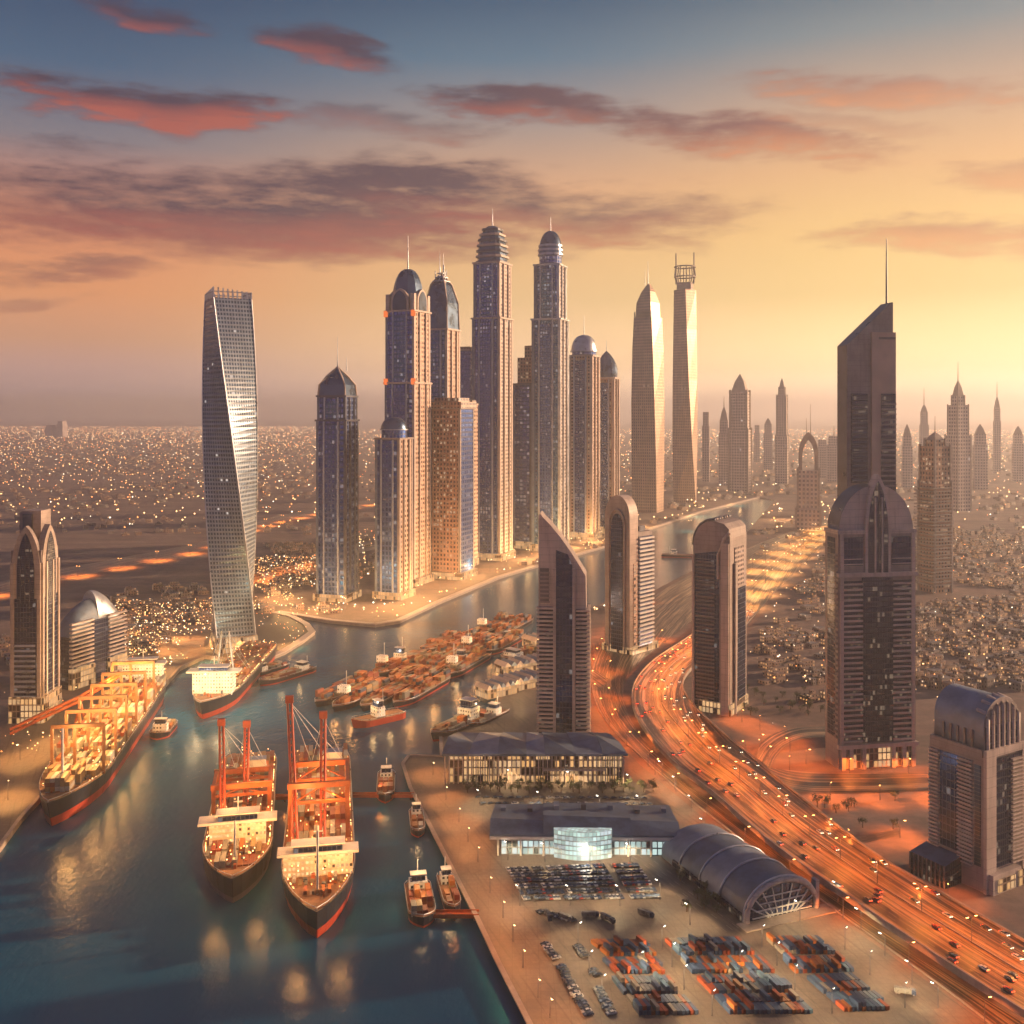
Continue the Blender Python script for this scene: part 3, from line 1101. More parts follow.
# ------------------------------------------------------------------ twisted tower
t = Site('twisted_tower', 'silver tower twisting a quarter turn with an open toothed top, west of the creek', 'tower', 231, 652, 37, 37, R(0))
s = t.s
N_, z1 = 60, t.z(300)
b = MB()
rings = []
for i in range(N_ + 1):
    f_ = i / N_
    a = R(27) - R(88) * f_
    rings.append([(x, y, z1 * f_) for x, y in rect(37 * s, 37 * s, 2.4 * s * (1 - 2 * f_) * 1.2, 0, a)])
b.loft(rings, 0, (False, True), False, True, 1)
t.put(b, 'shaft', [fac_twist, steel_dark])
for k in range(4):
    b = MB()
    b.tube([Vector(r[k]) for r in rings[::2]], 0.75 * s, 6)
    t.put(b, 'corner_edge', steel)
top = rings[-1]
for k in range(4):
    p, q = Vector(top[k]), Vector(top[(k + 1) % 4])
    for j in range(8):
        b = MB()
        c = p.lerp(q, j / 8)
        b.box(c.x, c.y, c.z - 0.5, 1.1 * s, 1.1 * s, (11 - 4 * (j / 8 if k % 2 else 1 - j / 8)) * s, 0, R(-61))
        t.put(b, 'crown_post', steel)
    b = MB()
    b.tube([p + Vector((0, 0, 6 * s)), q + Vector((0, 0, 6 * s))], 0.5 * s, 4)
    t.put(b, 'crown_rail', steel)
b = MB()
b.loft([up(rect(42 * s, 42 * s, 3 * s, 0, R(27)), 0), up(rect(39.5 * s, 39.5 * s, 3 * s, 0, R(24)), 15 * s)], 0, capm=1)
t.put(b, 'podium', [fac_lobby, concrete])

# ------------------------------------------------------------------ far pair seen through the haze
t = Site('tapering_tower', 'bronze tower swelling to a pointed hooded top, nearer of the hazy pair', 'tower', 648, 513, 25, 25, R(-24))
s = t.s
b = MB()
rings = []
for row, w_, tw in ((513, 25, 0), (460, 25.5, -3), (400, 25, -8), (350, 23, -12), (318, 20.5, -15)):
    rings.append([(x, y, t.z(row)) for x, y in rect(w_ * s, w_ * s, 0, 0, R(tw))])
b.loft(rings, 0, capm=1)
t.put(b, 'shaft', [fac_bronze, stone_dark])
b = MB()
b.loft([[(x + ox * s, y, t.z(row)) for x, y in rect(w_ * s, w_ * s, 0, 0, R(-16))] for row, w_, ox in ((318, 18, 0), (303, 16.5, 0), (292, 10, 0.5), (284, 2, 1))], 0)
t.put(b, 'crown', fac_bronze)
for k in range(9):
    b = MB()
    b.box((-9.4 + 2.35 * k) * s, -10.0 * s, t.z(321), 0.9 * s, 0.9 * s, 9 * s)
    o = t.put(b, 'crown_fin', stone)
    o.rotation_euler = (0, 0, R(-16))
t.crown_top = t.z(284)
spire(t, 0, 0, t.z(286), t.z(261), 0.5 * s)
spire(t, -3 * s, 0, t.z(292), t.z(270), 0.4 * s)

t = Site('tapering_tower', 'slender leaning-sided tower with a ring and two masts on top, farther of the hazy pair', 'tower', 685, 503, 21, 21, R(-20))
s = t.s
b = MB()
b.loft([[(x, y, t.z(row)) for x, y in rect(w_ * s, w_ * s, 0, 0, R(tw))] for row, w_, tw in ((503, 22, 8), (440, 20, -6), (380, 18, -18), (330, 16.5, -26), (290, 15.5, -32))], 0, capm=1)
t.put(b, 'shaft', [fac_bronze, stone_dark])
b = MB()
shaft(b, 14 * s, 14 * s, t.z(290), t.z(283), (0, 0, 0, 0), 0)
t.put(b, 'roof_block', [stone])
for i in range(10):
    a = 2 * PI * i / 10
    b = MB()
    b.tube([(8 * s * math.cos(a), 8 * s * math.sin(a), t.z(284)), (10.5 * s * math.cos(a), 10.5 * s * math.sin(a), t.z(276)), (9 * s * math.cos(a), 9 * s * math.sin(a), t.z(266))], 0.6 * s, 5)
    t.put(b, 'ring_strut', stone)
for row in (277, 267):
    b = MB()
    b.tube([(10.3 * s * math.cos(2 * PI * i / 20), 10.3 * s * math.sin(2 * PI * i / 20), t.z(row)) for i in range(21)], 0.7 * s, 5)
    t.put(b, 'ring', stone)
for sx in (-9, 9):
    b = MB()
    b.tube([(sx * s, 0, t.z(284)), (sx * s, 0, t.z(253))], 0.7 * s, 5)
    t.put(b, 'mast', stone)


# ------------------------------------------------------------------ hazy towers on the plain
def far_tower(label, px, base, top, w, rot=-20, tiers=((1.0, 1.0),), sp=None, point=0, wall=None, group='hazy towers on the plain', fins=0):
    t = Site('hazy_tower', label, 'tower', px, base, w * 0.8, w * 0.8, R(rot), group)
    s, H = t.s, None
    H = t.z(top)
    zb = 0
    wd = t.w
    for f, e in tiers:
        b = MB()
        shaft(b, t.w * f, t.d * f, zb, H * e, (0, 0, 0, 0), 1)
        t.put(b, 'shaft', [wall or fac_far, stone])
        if fins:
            for k in (-1, 1):
                for q in (-1, 1):
                    b = MB()
                    b.box(k * t.w * f * 0.5, q * t.d * f * 0.5, zb, fins * s, fins * s, H * e - zb + fins * s)
                    t.put(b, 'corner_pier', stone)
        zb = H * e
        wd = t.w * f
    if point:
        b = MB()
        b.loft([up(rect(wd * 0.9, wd * 0.9), zb), up(rect(wd * 0.55, wd * 0.55), zb + point * s * 0.55), up(rect(wd * 0.04, wd * 0.04), zb + point * s)])
        t.put(b, 'crown', stone)
        zb += point * s
    if sp:
        spire(t, 0, 0, zb, t.z(sp), 0.5 * s, stone)
    return t


far_tower('stout hazy tower with a curved hood top and tall shoulders, east of the tapering pair', 740, 492, 392, 23, -24, ((1.0, 0.62), (0.88, 1.0)), None, 18, None, fins=2)
far_tower('slim pointed hazy tower standing alone in the pale haze', 782, 484, 388, 14, -24, ((1.0, 0.5), (0.82, 0.92), (0.5, 1.0)), None, 10, fins=1)
H3 = far_tower('dark hazy tower with an open pointed arch on its roof, beside the highway', 808.5, 531, 470, 25, -18, ((1.15, 0.35), (1.0, 1.0)), None, 0, fins=2)
s = H3.s
b = MB()
b.extr([(x, H3.z(470) + z) for x, z in lancet(19 * s, 38 * s)], -2.5 * s, 2.5 * s)
arch = lancet(19 * s, 38 * s)
inn = lancet(11.5 * s, 30 * s)
b = MB()
for i in range(len(arch) - 1):
    (x0, a0), (x1, a1), (u0, c0), (u1, c1) = arch[i], arch[i + 1], inn[i], inn[i + 1]
    zz = H3.z(470)
    q0 = [(x0, -3 * s, a0 + zz), (x1, -3 * s, a1 + zz), (u1, -3 * s, c1 + zz), (u0, -3 * s, c0 + zz)]
    q1 = [(p[0], 3 * s, p[2]) for p in q0]
    b.loft([q0, q1])
H3.put(b, 'roof_arch', stone)
for sx in (-2, 2):
    spire(H3, sx * s, 0, H3.z(440), H3.z(404 if sx > 0 else 418), 0.4 * s, stone)
far_tower('brown tower with thin jutting balconies and a ragged crown, east of the domed stone tower', 935, 594, 440, 27, 22, ((1.0, 0.72), (0.92, 0.96), (0.62, 1.0)), 416, 8, fac_brown, fins=2)
H4 = COL.objects[-1].parent
hs = H4.location.y / FPX
for k in range(30):
    b = MB()
    b.box(-3 * hs, 0, (8 + k * 3.3) * hs, 24 * hs, 25.5 * hs, 1.0 * hs)
    b.build('balcony', stone, H4)
far_tower('tall hazy stepped tower with a needle, behind the brown balcony tower', 958, 512, 396, 21, 20, ((1.0, 0.66), (0.8, 0.92), (0.5, 1.0)), 362, 16, fins=1)
for lab, px, base, top, w, sp, pt in (
        ('faint square tower just east of the ringed tapering tower', 706, 482, 412, 9, None, 0),
        ('faint tower with a small cone top beside the hooded hazy tower', 724, 486, 420, 13, 396, 14),
        ('faint low block in front of the slim pointed hazy tower', 768, 470, 424, 11, None, 6),
        ('faint square block west of the slant-topped tower', 834, 482, 436, 17, 426, 0),
        ('faint broad stepped block at the foot of the haze beside the arch-roofed tower', 822, 478, 440, 12, None, 0),
        ('faint tower with a sharp tip east of the slant-topped tower', 907, 488, 436, 12, None, 12),
        ('faint tall tower with twin needles east of the slant-topped tower', 924, 476, 412, 10, 388, 8),
        ('faint broad tower with a domed shoulder east of the needle-topped stepped tower', 980, 490, 434, 15, None, 10),
        ('faint slim tower with a long thin tip near the eastern edge', 997, 474, 408, 8, 382, 12),
        ('faint stub of a tower at the eastern edge of the view', 1018, 482, 434, 12, None, 8),
        ('faint narrow block between the hooded tower and the slim pointed tower', 757, 462, 425, 7, None, 0),
        ('faint pale tower close behind the hooded hazy tower', 746, 468, 412, 8, None, 6),
        ('lonely grey block on the far western plain', 62, 437, 421, 9, None, 0),
        ('lower grey block beside the lonely block on the western plain', 51, 437, 425, 10, None, 0)):
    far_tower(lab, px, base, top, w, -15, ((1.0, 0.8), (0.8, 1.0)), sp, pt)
# ------------------------------------------------------------------ near towers east of the creek
def slab(t, name, prof, y0, y1, m, capm=None, smooth=False, parent=None):
    b = MB()
    b.extr(prof, y0, y1, 0, 1 if capm is not None else None, smooth)
    return t.put(b, name, m, parent)


def bx(t, name, cx, cy_, z0, sx, sy, sz, m, parent=None):
    b = MB()
    b.box(cx, cy_, z0, sx, sy, sz)
    return t.put(b, name, m, parent)


def balconies(t, n, z0, z1, cx, cy_, sx, sy, m, name='balcony', h=0.45, rail=None):
    st_ = (z1 - z0) / n
    first = None
    for k in range(n):
        if first is None:
            first = bx(t, name, cx, cy_, z0, sx, sy, st_ * h, m)
        else:
            o = first.copy()
            COL.objects.link(o)
            o.location.z = k * st_
    return first


def arc(cx, cz, rx, rz, a0, a1, n):
    return [(cx + rx * math.cos(R(a0 + (a1 - a0) * k / n)), cz + rz * math.sin(R(a0 + (a1 - a0) * k / n))) for k in range(n + 1)]


# --- blade tower
t = Site('blade_tower', 'stone tower with a knife-shaped curved top, rising from the pleated-roof hall', 'tower', 563, 752, 48, 30, R(-6), 'stone towers along the highway')
s = t.s
Z = t.z
prof = [(-23 * s, 0), (23.5 * s, 0), (23.5 * s, Z(606)), (23 * s, Z(573)), (17 * s, Z(563)), (8 * s, Z(549)), (-2 * s, Z(535)), (-12 * s, Z(523)), (-19 * s, Z(516)), (-22 * s, Z(512)), (-23.5 * s, Z(516))]
slab(t, 'shaft', prof, -t.d / 2, t.d / 2, [stone, stone_pale], 1)
slab(t, 'glass_strip', [(-6 * s, Z(746)), (10 * s, Z(746)), (10 * s, Z(563)), (5.5 * s, Z(552)), (-6 * s, Z(548))], -t.d / 2 - 1.0 * s, -t.d / 2 + s, [fac_office2])
for x in (-7.6, 11.4):
    bx(t, 'pier', x * s, -t.d / 2 - 0.9 * s, 0, 2.6 * s, 3.0 * s, Z(566), stone_pale)
bx(t, 'side_glazing', -15.5 * s, -t.d / 2 - 0.3 * s, 2 * s, 14.5 * s, 1.2 * s, Z(604) - 2 * s, fac_office)
bx(t, 'side_glazing', 18.5 * s, -t.d / 2 - 0.3 * s, 2 * s, 10.5 * s, 1.2 * s, Z(606) - 2 * s, fac_office)
bx(t, 'side_glazing', 24 * s, 0, 2 * s, 1.2 * s, 26 * s, Z(606) - 2 * s, fac_office)
balconies(t, 34, 3 * s, Z(602), -16.3 * s, -t.d / 2 - 0.6 * s, 17.5 * s, 5.0 * s, stone_pale)
balconies(t, 34, 3 * s, Z(604), 20.4 * s, -t.d / 2 + 12.5 * s, 13.5 * s, 31 * s, stone_pale)
bx(t, 'recess', -17.5 * s, -t.d / 2 - 0.2 * s, Z(600), 9 * s, 1.0 * s, Z(566) - Z(600), stone_dark)
for k in range(8):
    bx(t, 'louvre', -17.5 * s, -t.d / 2 - 0.8 * s, Z(600) + k * 4.1 * s, 10.5 * s, 1.4 * s, 1.6 * s, stone)

# --- arch tower
t = Site('arch_tower', 'round-arched stone tower with a tall dark lancet window and white louvred flank', 'tower', 629, 655, 30, 40, R(-42), 'stone towers along the highway')
s = t.s
Z = t.z
w, d = t.w, t.d
yb = -d / 2
prof = [(-w / 2, 0), (w / 2, 0), (w / 2, Z(515))] + arc(0, Z(515), w / 2, 21 * s, 0, 180, 14)[1:]
slab(t, 'shaft', prof, yb, yb + 14 * s, [stone_pale, stone], 1, True)
wprof = [(-7 * s, Z(646)), (7 * s, Z(646)), (7 * s, Z(526))] + arc(0, Z(526), 7 * s, 14 * s, 0, 180, 10)[1:]
slab(t, 'lancet_window', wprof, yb - 0.8 * s, yb + 2 * s, [fac_office2], None)
fr = arc(0, Z(526), 9.6 * s, 18 * s, 0, 180, 10)
b = MB()
pts = [(9.4 * s, Z(648))] + fr + [(-9.4 * s, Z(648))]
b.tube([(x, yb - 0.7 * s, z) for x, z in pts], 1.1 * s, 6)
t.put(b, 'window_frame', stone)
bx(t, 'rear_shaft', 0, yb + 27.2 * s, 0, w * 0.96, 26 * s, Z(531), stone)
bx(t, 'flank_glazing', w / 2 - 0.2 * s, yb + 27 * s, 5 * s, 1.4 * s, 23 * s, Z(535) - 5 * s, fac_office)
balconies(t, 27, 5 * s, Z(534), w / 2 + 0.6 * s, yb + 27 * s, 3.4 * s, 25 * s, white_paint, 'louvre', 0.42)
for k in range(24):
    bx(t, 'window_box', w / 2 + 0.1 * s, yb + 9 * s, 8 * s + k * (Z(560) - 8 * s) / 24, 1.0 * s, 5.5 * s, 2.4 * s, fac_warm)
bx(t, 'roof_vent', w * 0.1, yb + 30 * s, Z(531), 12 * s, 10 * s, 5 * s, steel_dark)
bx(t, 'podium', 0, 2 * s, 0, w * 1.25, d * 1.12, 7 * s, fac_lobby)

# --- barrel-roofed tower
t = Site('barrel_roof_tower', 'dark glass tower with a ribbed roof bending over one shoulder, inside the highway bend', 'tower', 720, 716, 38, 46, R(-33), 'stone towers along the highway')
s = t.s
Z = t.z
w, d = t.w, t.d
yb = -d / 2
prof = [(-w / 2, 0), (w / 2, 0), (w / 2, Z(535)), (w / 2 - 1 * s, Z(526)), (w / 2 - 6 * s, Z(521)), (w / 2 - 15 * s, Z(519))] + arc(-w / 2 + 18 * s, Z(545), 18 * s, 25.5 * s, 95, 180, 8)
slab(t, 'shaft', prof, yb, yb + d, [stone, stone], 1, False)
b = MB()
b.extr([(-w / 2 + 2 * s, 12 * s), (w / 2 - 11 * s, 12 * s), (w / 2 - 11 * s, Z(548)), (-w / 2 + 2 * s, Z(552))], yb - 0.8 * s, yb + s)
t.put(b, 'glass_front', fac_office2)
balconies(t, 36, 14 * s, Z(556), -w / 2 + 13 * s, yb - 1.0 * s, 19 * s, 2.6 * s, stone_dark, 'balcony', 0.35)
bx(t, 'pier', w / 2 - 4.5 * s, yb - 0.6 * s, 0, 8 * s, 3.4 * s, Z(540), stone_pale)
bx(t, 'pier', -w / 2 + 0.8 * s, yb - 0.6 * s, 0, 2.4 * s, 3.4 * s, Z(553), stone_pale)
bx(t, 'flank_glazing', w / 2 + 0.1 * s, yb + 27 * s, 6 * s, 1.2 * s, 30 * s, Z(586) - 6 * s, fac_office2)
b = MB()
b.loft([[(w / 2 - 1 * s, y0 * s + yb, z) for y0 in (9,)] + [(w / 2 + 2.5 * s, 9 * s + yb, z), (w / 2 + 2.5 * s, (13 if z < Z(600) else 15) * s + yb, z), (w / 2 - 1 * s, (13 if z < Z(600) else 15) * s + yb, z)] for z in (0, Z(600), Z(560))], 0)
t.put(b, 'pier', stone)
bx(t, 'upper_glazing', w / 2 + 0.1 * s, yb + 24 * s, Z(584), 1.2 * s, 24 * s, Z(545) - Z(584), fac_stone)
for k in range(7):
    a0 = arc(-w / 2 + 18 * s, Z(545), 19.4 * s, 27 * s, 95, 178, 8)
    b = MB()
    yy = yb + (3 + k * 6.6) * s
    b.tube([(w / 2 - 16 * s, yy, Z(517.4))] + [(x, yy, z) for x, z in a0], 1.3 * s, 6)
    t.put(b, 'roof_rib', steel_dark if k % 2 == 0 else stone_pale)
b = MB()
b.tube([(w / 2 - 11.5 * s, yb - 1 * s, Z(575)), (w / 2 - 11.5 * s, yb - 1 * s, Z(552)), (w / 2 - 6 * s, yb - 1 * s, Z(536)), (w / 2, yb - 0.5 * s, Z(529))], 1.7 * s, 8)
t.put(b, 'arch_band', stone_pale)
bx(t, 'podium', 0, 0, 0, w * 1.08, d * 1.06, 11 * s, fac_lobby)

# --- slant-topped tower (stands behind the domed one)
t = Site('slant_top_tower', 'grey slab tower with a steep slanting top and long mast, behind the domed stone tower', 'tower', 865, 742, 49, 20, R(9), 'stone towers along the highway')
s = t.s
Z = t.z
w, d = t.w, t.d
yb = -d / 2
slab(t, 'shaft', [(-w / 2, 0), (w / 2, 0), (w / 2, Z(303)), (w / 2 - 2 * s, Z(303)), (-w / 2, Z(346))], yb, yb + d, [steel_dark, stone], 1)
bx(t, 'stone_panel', 13.6 * s, yb - 0.6 * s, 0, 25.5 * s, 3.0 * s, Z(333), sunlit_stone)  # sunlit tone of this face is put into the panel colour
bx(t, 'panel_slot', 17 * s, yb - 1.6 * s, Z(340), 18 * s, 2 * s, 2.2 * s, stone_dark)
bx(t, 'glass_strip', -12 * s, yb - 0.6 * s, Z(482), 17 * s, 2.6 * s, Z(394) - Z(482), fac_office)
bx(t, 'glass_strip', 18.2 * s, yb - 1.3 * s, Z(560), 15.5 * s, 3.2 * s, Z(394) - Z(560), fac_office)
balconies(t, 17, Z(486), Z(400), 18.2 * s, yb - 1.8 * s, 15.5 * s, 3.8 * s, stone, 'balcony', 0.36)
balconies(t, 17, Z(480), Z(400), -12 * s, yb - 1.0 * s, 15.5 * s, 2.4 * s, steel_dark, 'louvre', 0.3)
b = MB()
b.tube([(w / 2 - 1.4 * s, 0, Z(330)), (w / 2 - 1.4 * s, 0, Z(270)), (w / 2 - 1.4 * s, 0, Z(238))], 1.2 * s, 8, 0, 0.45 * s)
t.put(b, 'spire', steel_dark)

# --- domed stone tower
t = Site('domed_tower', 'broad stone tower with a round shouldered top, pointed centre window and banded balconies, tallest bulk by the highway', 'tower', 870, 769, 82, 27, R(9), 'stone towers along the highway')
t.root['label'] = 'broad stone tower with a round shouldered top and a pointed window bay'
s = t.s
Z = t.z
w, d = t.w, t.d
yb = -d / 2
slab(t, 'shaft', [(-w / 2, 0), (w / 2, 0), (w / 2, Z(530)), (-w / 2, Z(530))], yb, yb + d, [stone, stone], 1)
slab(t, 'vaulted_roof', [(-w / 2 + 0.5 * s, Z(530)), (w / 2 - 0.5 * s, Z(530))] + arc(0, Z(530), w / 2 - 1.5 * s, 46 * s, 0, 180, 18), yb + 1.5 * s, yb + d - 1 * s, [steel_dark, stone_pale], 1, True)
slab(t, 'gable_ledge', [(-w / 2 - s, Z(532)), (w / 2 + s, Z(532)), (w / 2 + s, Z(528)), (-w / 2 - s, Z(528))], yb - 1.2 * s, yb + d, [stone_pale])
lan = [(x, Z(572) + z) for x, z in lancet(27 * s, 99 * s)]
slab(t, 'lancet_frame', lan, yb - 2.4 * s, yb + 6 * s, [stone_pale])
lan2 = [(x, Z(571) + z) for x, z in lancet(21 * s, 91 * s)]
slab(t, 'lancet_window', lan2, yb - 2.9 * s, yb, [fac_office])
for x in (-3.6, 3.6):
    bx(t, 'mullion', x * s, yb - 3.0 * s, Z(572), 1.5 * s, 2.0 * s, 76 * s, stone_pale)
for x in (-1, 1):
    bx(t, 'upper_glazing', x * 25.5 * s, yb - 0.4 * s, Z(563), 20 * s, 2 * s, Z(535) - Z(563), fac_office2)
    for k in range(2):
        bx(t, 'glazing_bar', x * 25.5 * s, yb - 1.0 * s, Z(562) + k * 5 * s, 20 * s, 2 * s, 0.9 * s, stone_pale)
    bx(t, 'corner_pier', x * 37.6 * s, yb - 0.5 * s, 0, 3.4 * s, 3.2 * s, Z(532), stone_pale)
    bx(t, 'side_glazing', x * 26 * s, yb - 0.2 * s, Z(736), 20 * s, 1.4 * s, Z(578) - Z(736), fac_office)
    balconies(t, 31, Z(736), Z(577), x * 26 * s, yb - 1.0 * s, 20 * s, 3.4 * s, stone_pale, 'balcony', 0.34)
bx(t, 'cornice', 0, yb - 1.0 * s, Z(574), w + 2 * s, 4.5 * s, 4 * s, stone_pale)
bx(t, 'glass_centre', 0, yb - 0.9 * s, Z(737), 32 * s, 2.6 * s, Z(575) - Z(737), fac_office)
bx(t, 'flank_glazing', -w / 2 - 0.1 * s, 0, 30 * s, 1.2 * s, d * 0.55, Z(536) - 30 * s, fac_office2)
for k in range(34):
    bx(t, 'flank_louvre', -w / 2 - 0.5 * s, -d * 0.36, 30 * s + k * 5.4 * s, 1.6 * s, 6 * s, 2.2 * s, stone_dark)
bx(t, 'portal_beam', 0, yb - 1.8 * s, Z(742), w + 2 * s, 5 * s, 4 * s, stone_pale)
for x in (-37, -29, -15.5, 15.5, 27, 37):
    bx(t, 'portal_column', x * s, yb - 2.2 * s, 0, 4 * s, 4.4 * s, Z(742), stone_pale)
for x, ww in ((-22, 10), (0, 27), (21, 8), (32, 7)):
    bx(t, 'portal_glass', x * s, yb - 0.7 * s, 0, ww * s, 2 * s, Z(743), fac_lobby)

# --- corner tower near the camera
t = Site('ribbed_roof_tower', 'stone apartment tower with a ribbed barrel roof and stacked balconies, nearest beside the highway', 'tower', 976, 893, 60, 62, R(30), 'stone towers along the highway')
t.root['label'] = 'stone apartment tower with a ribbed barrel roof and a low glass annexe'
s = t.s
Z = t.z
w, d = t.w, t.d
yb, xl = -d / 2, -w / 2
bx(t, 'shaft', 0, 0, 0, w, d, Z(738), stone)
prof = [(-w / 2 + 2 * s, Z(738)), (w / 2 - 2 * s, Z(738)), (w / 2 - 2 * s, Z(716))] + arc(0, Z(716), w / 2 - 2 * s, 26 * s, 15, 165, 12) + [(-w / 2 + 2 * s, Z(716))]
slab(t, 'barrel_roof', prof, yb + 3 * s, yb + d - 4 * s, [roof_pale, stone], 1, True)
for k in range(7):
    x = (-24 + 8 * k) * s
    top_z = Z(716) + 26 * s * math.sqrt(max(0.05, 1 - (x / (w / 2 - 1 * s)) ** 2))
    b = MB()
    b.tube([(x, yb + 1.6 * s, Z(739)), (x, yb + 1.6 * s, top_z - 7 * s), (x, yb + 5 * s, top_z - 1 * s), (x, yb + 13 * s, top_z + 0.4 * s)], 1.8 * s, 6)
    t.put(b, 'roof_rib', stone_pale)
bx(t, 'roof_glazing', 0, yb + 2.6 * s, Z(738), w - 8 * s, 2 * s, 22 * s, fac_office2)
for k in range(5):
    bx(t, 'roof_fin', xl + 1.6 * s, (-16 + 8 * k) * s, Z(738), 2 * s, 2.2 * s, 17 * s, stone_dark)
bx(t, 'parapet', 0, yb - 0.4 * s, Z(744), w + 2 * s, 3 * s, 7 * s, stone_pale)
bx(t, 'parapet', xl - 0.4 * s, 0, Z(744), 3 * s, d - 4 * s, 7 * s, stone)
# front (faces the right of the view)
bx(t, 'front_glazing', -4 * s, yb - 0.4 * s, 22 * s, 24 * s, 2.0 * s, Z(746) - 22 * s, fac_office)
bx(t, 'corner_pier', -w / 2 + 6 * s, yb - 0.8 * s, 0, 15 * s, 3.4 * s, Z(738), stone_pale)
bx(t, 'pier', w / 2 - 2 * s, yb - 0.6 * s, 0, 5 * s, 3 * s, Z(738), stone_pale)
bx(t, 'side_glazing', 18 * s, yb - 0.2 * s, 22 * s, 22 * s, 1.6 * s, Z(746) - 22 * s, fac_office)
balconies(t, 27, 22 * s, Z(748), 18 * s, yb - 1.6 * s, 21 * s, 4.6 * s, stone_pale, 'balcony', 0.46)
bx(t, 'portal', -6 * s, yb - 3 * s, 0, 44 * s, 8 * s, 19 * s, stone_pale)
bx(t, 'portal_glass', -8 * s, yb - 7.2 * s, 2 * s, 26 * s, 2 * s, 12 * s, fac_lobby)
bx(t, 'portal_glass', 15 * s, yb - 5.0 * s, 1 * s, 9 * s, 6 * s, 15 * s, fac_lobby)
# left flank (faces the highway)
bx(t, 'flank_glazing', xl - 0.2 * s, 8 * s, 30 * s, 2.0 * s, 20 * s, Z(750) - 30 * s, fac_office2)
balconies(t, 27, 22 * s, Z(748), xl - 1.0 * s, -10 * s, 4.0 * s, 16 * s, stone_pale, 'balcony', 0.42)
balconies(t, 27, 22 * s, Z(748), xl - 0.8 * s, 25 * s, 4.2 * s, 11 * s, stone_pale, 'balcony', 0.42)
for k in range(26):
    bx(t, 'window', xl - 0.3 * s, -23 * s, 24 * s + k * (Z(752) - 24 * s) / 26, 1.2 * s, 6.5 * s, 3.1 * s, glass_dark)
b = MB()
b.loft([[(xl - 1 * s, -6 * s, 0), (xl - 26 * s, -6 * s, 0), (xl - 26 * s, 34 * s, 0), (xl - 1 * s, 34 * s, 0)], [(xl - 1 * s, -6 * s, 27 * s), (xl - 26 * s, -6 * s, 22 * s), (xl - 26 * s, 34 * s, 22 * s), (xl - 1 * s, 34 * s, 27 * s)]], 0, capm=1)
t.put(b, 'annexe', [fac_office, roof_blue])
for k in range(9):
    bx(t, 'annexe_column', xl - 26.4 * s, (-5.5 + 4.9 * k) * s, 0, 1.2 * s, 1.2 * s, 22.5 * s, stone_dark)

# --- towers on the west bank
t = Site('gabled_tower', 'dark glass tower with pointed arch gables and a blocky cap beside the sail-roofed building', 'tower', 35, 723, 29, 38, R(1), 'west bank buildings')
s = t.s
Z = t.z
w, d = t.w, t.d
yb = -d / 2
bx(t, 'shaft', 0, 0, 0, w, d, Z(548), stone_dark)
for ang, ww, dd in ((0, w, d), (PI / 2, d, w)):
    for (nm, q, m, yy, hh) in (('gable', 0.96, stone, -dd / 2 - 0.8 * s, 0), ('gable_window', 0.58, fac_office, -dd / 2 - 1.5 * s, 7)):
        b = MB()
        b.extr([(x, Z(600) + z) for x, z in lancet(ww * q, (Z(524) - Z(600)) - hh * s)], yy, yy + 6 * s)
        t.put(b, nm, m).rotation_euler = (0, 0, ang)
    for x in (-1, 1):
        b = MB()
        b.box(x * (ww / 2 - 1.6 * s), -dd / 2 - 0.6 * s, 0, 3.4 * s, 3.0 * s, Z(560))
        t.put(b, 'corner_pier', stone).rotation_euler = (0, 0, ang)
    b = MB()
    b.box(0, -dd / 2 - 0.2 * s, Z(690), ww - 7 * s, 1.8 * s, Z(595) - Z(690))
    t.put(b, 'glass_front', fac_office2).rotation_euler = (0, 0, ang)
    b = MB()
    b.box(0, -dd / 2 - 1.2 * s, 0, ww + 3 * s, 4 * s, 26 * s)
    t.put(b, 'podium', fac_lobby).rotation_euler = (0, 0, ang)
for k in range(11):
    b = MB()
    b.box(-1 * s, yb - 0.9 * s, Z(692) + k * 5.0 * s, 21 * s, 2.2 * s, 2.0 * s)
    t.put(b, 'balcony', steel)
for y_ in (-9, 5):
    bx(t, 'pier', w / 2 + 0.8 * s, y_ * s, 0, 2.2 * s, 2.4 * s, Z(560), stone_pale)
bx(t, 'cap', -1 * s, 3 * s, Z(548), 21 * s, 22 * s, Z(510) - Z(548), [stone])
bx(t, 'cap_panel', -3 * s, -9 * s, Z(535), 9 * s, 2.5 * s, Z(513) - Z(535), steel_dark)

t = Site('sail_roof_building', 'banded office block under a blue sail-shaped vault, behind the cargo ship', 'office building', 89, 690, 74, 24, R(70), 'west bank buildings')
s = t.s
Z = t.z
w, d = t.w, t.d
yb = -d / 2
for x0, x1, mm in ((-37, -9, stone_pale), (13, 37, stone)):
    bx(t, 'wing', (x0 + x1) / 2 * s, 0, 0, (x1 - x0) * s, d, Z(628), fac_office)
    for k in range(11):
        bx(t, 'sunshade', (x0 + x1) / 2 * s, yb - 0.8 * s, 22 * s + k * 4.0 * s, (x1 - x0 + 1) * s, 3.6 * s, 1.7 * s, mm)
    bx(t, 'podium', (x0 + x1) / 2 * s, yb - 1.0 * s, 0, (x1 - x0 + 2) * s, 5 * s, 20 * s, fac_lobby)
bx(t, 'glass_core', 2 * s, -1.0 * s, 0, 22 * s, d * 0.95, Z(618), fac_office2)
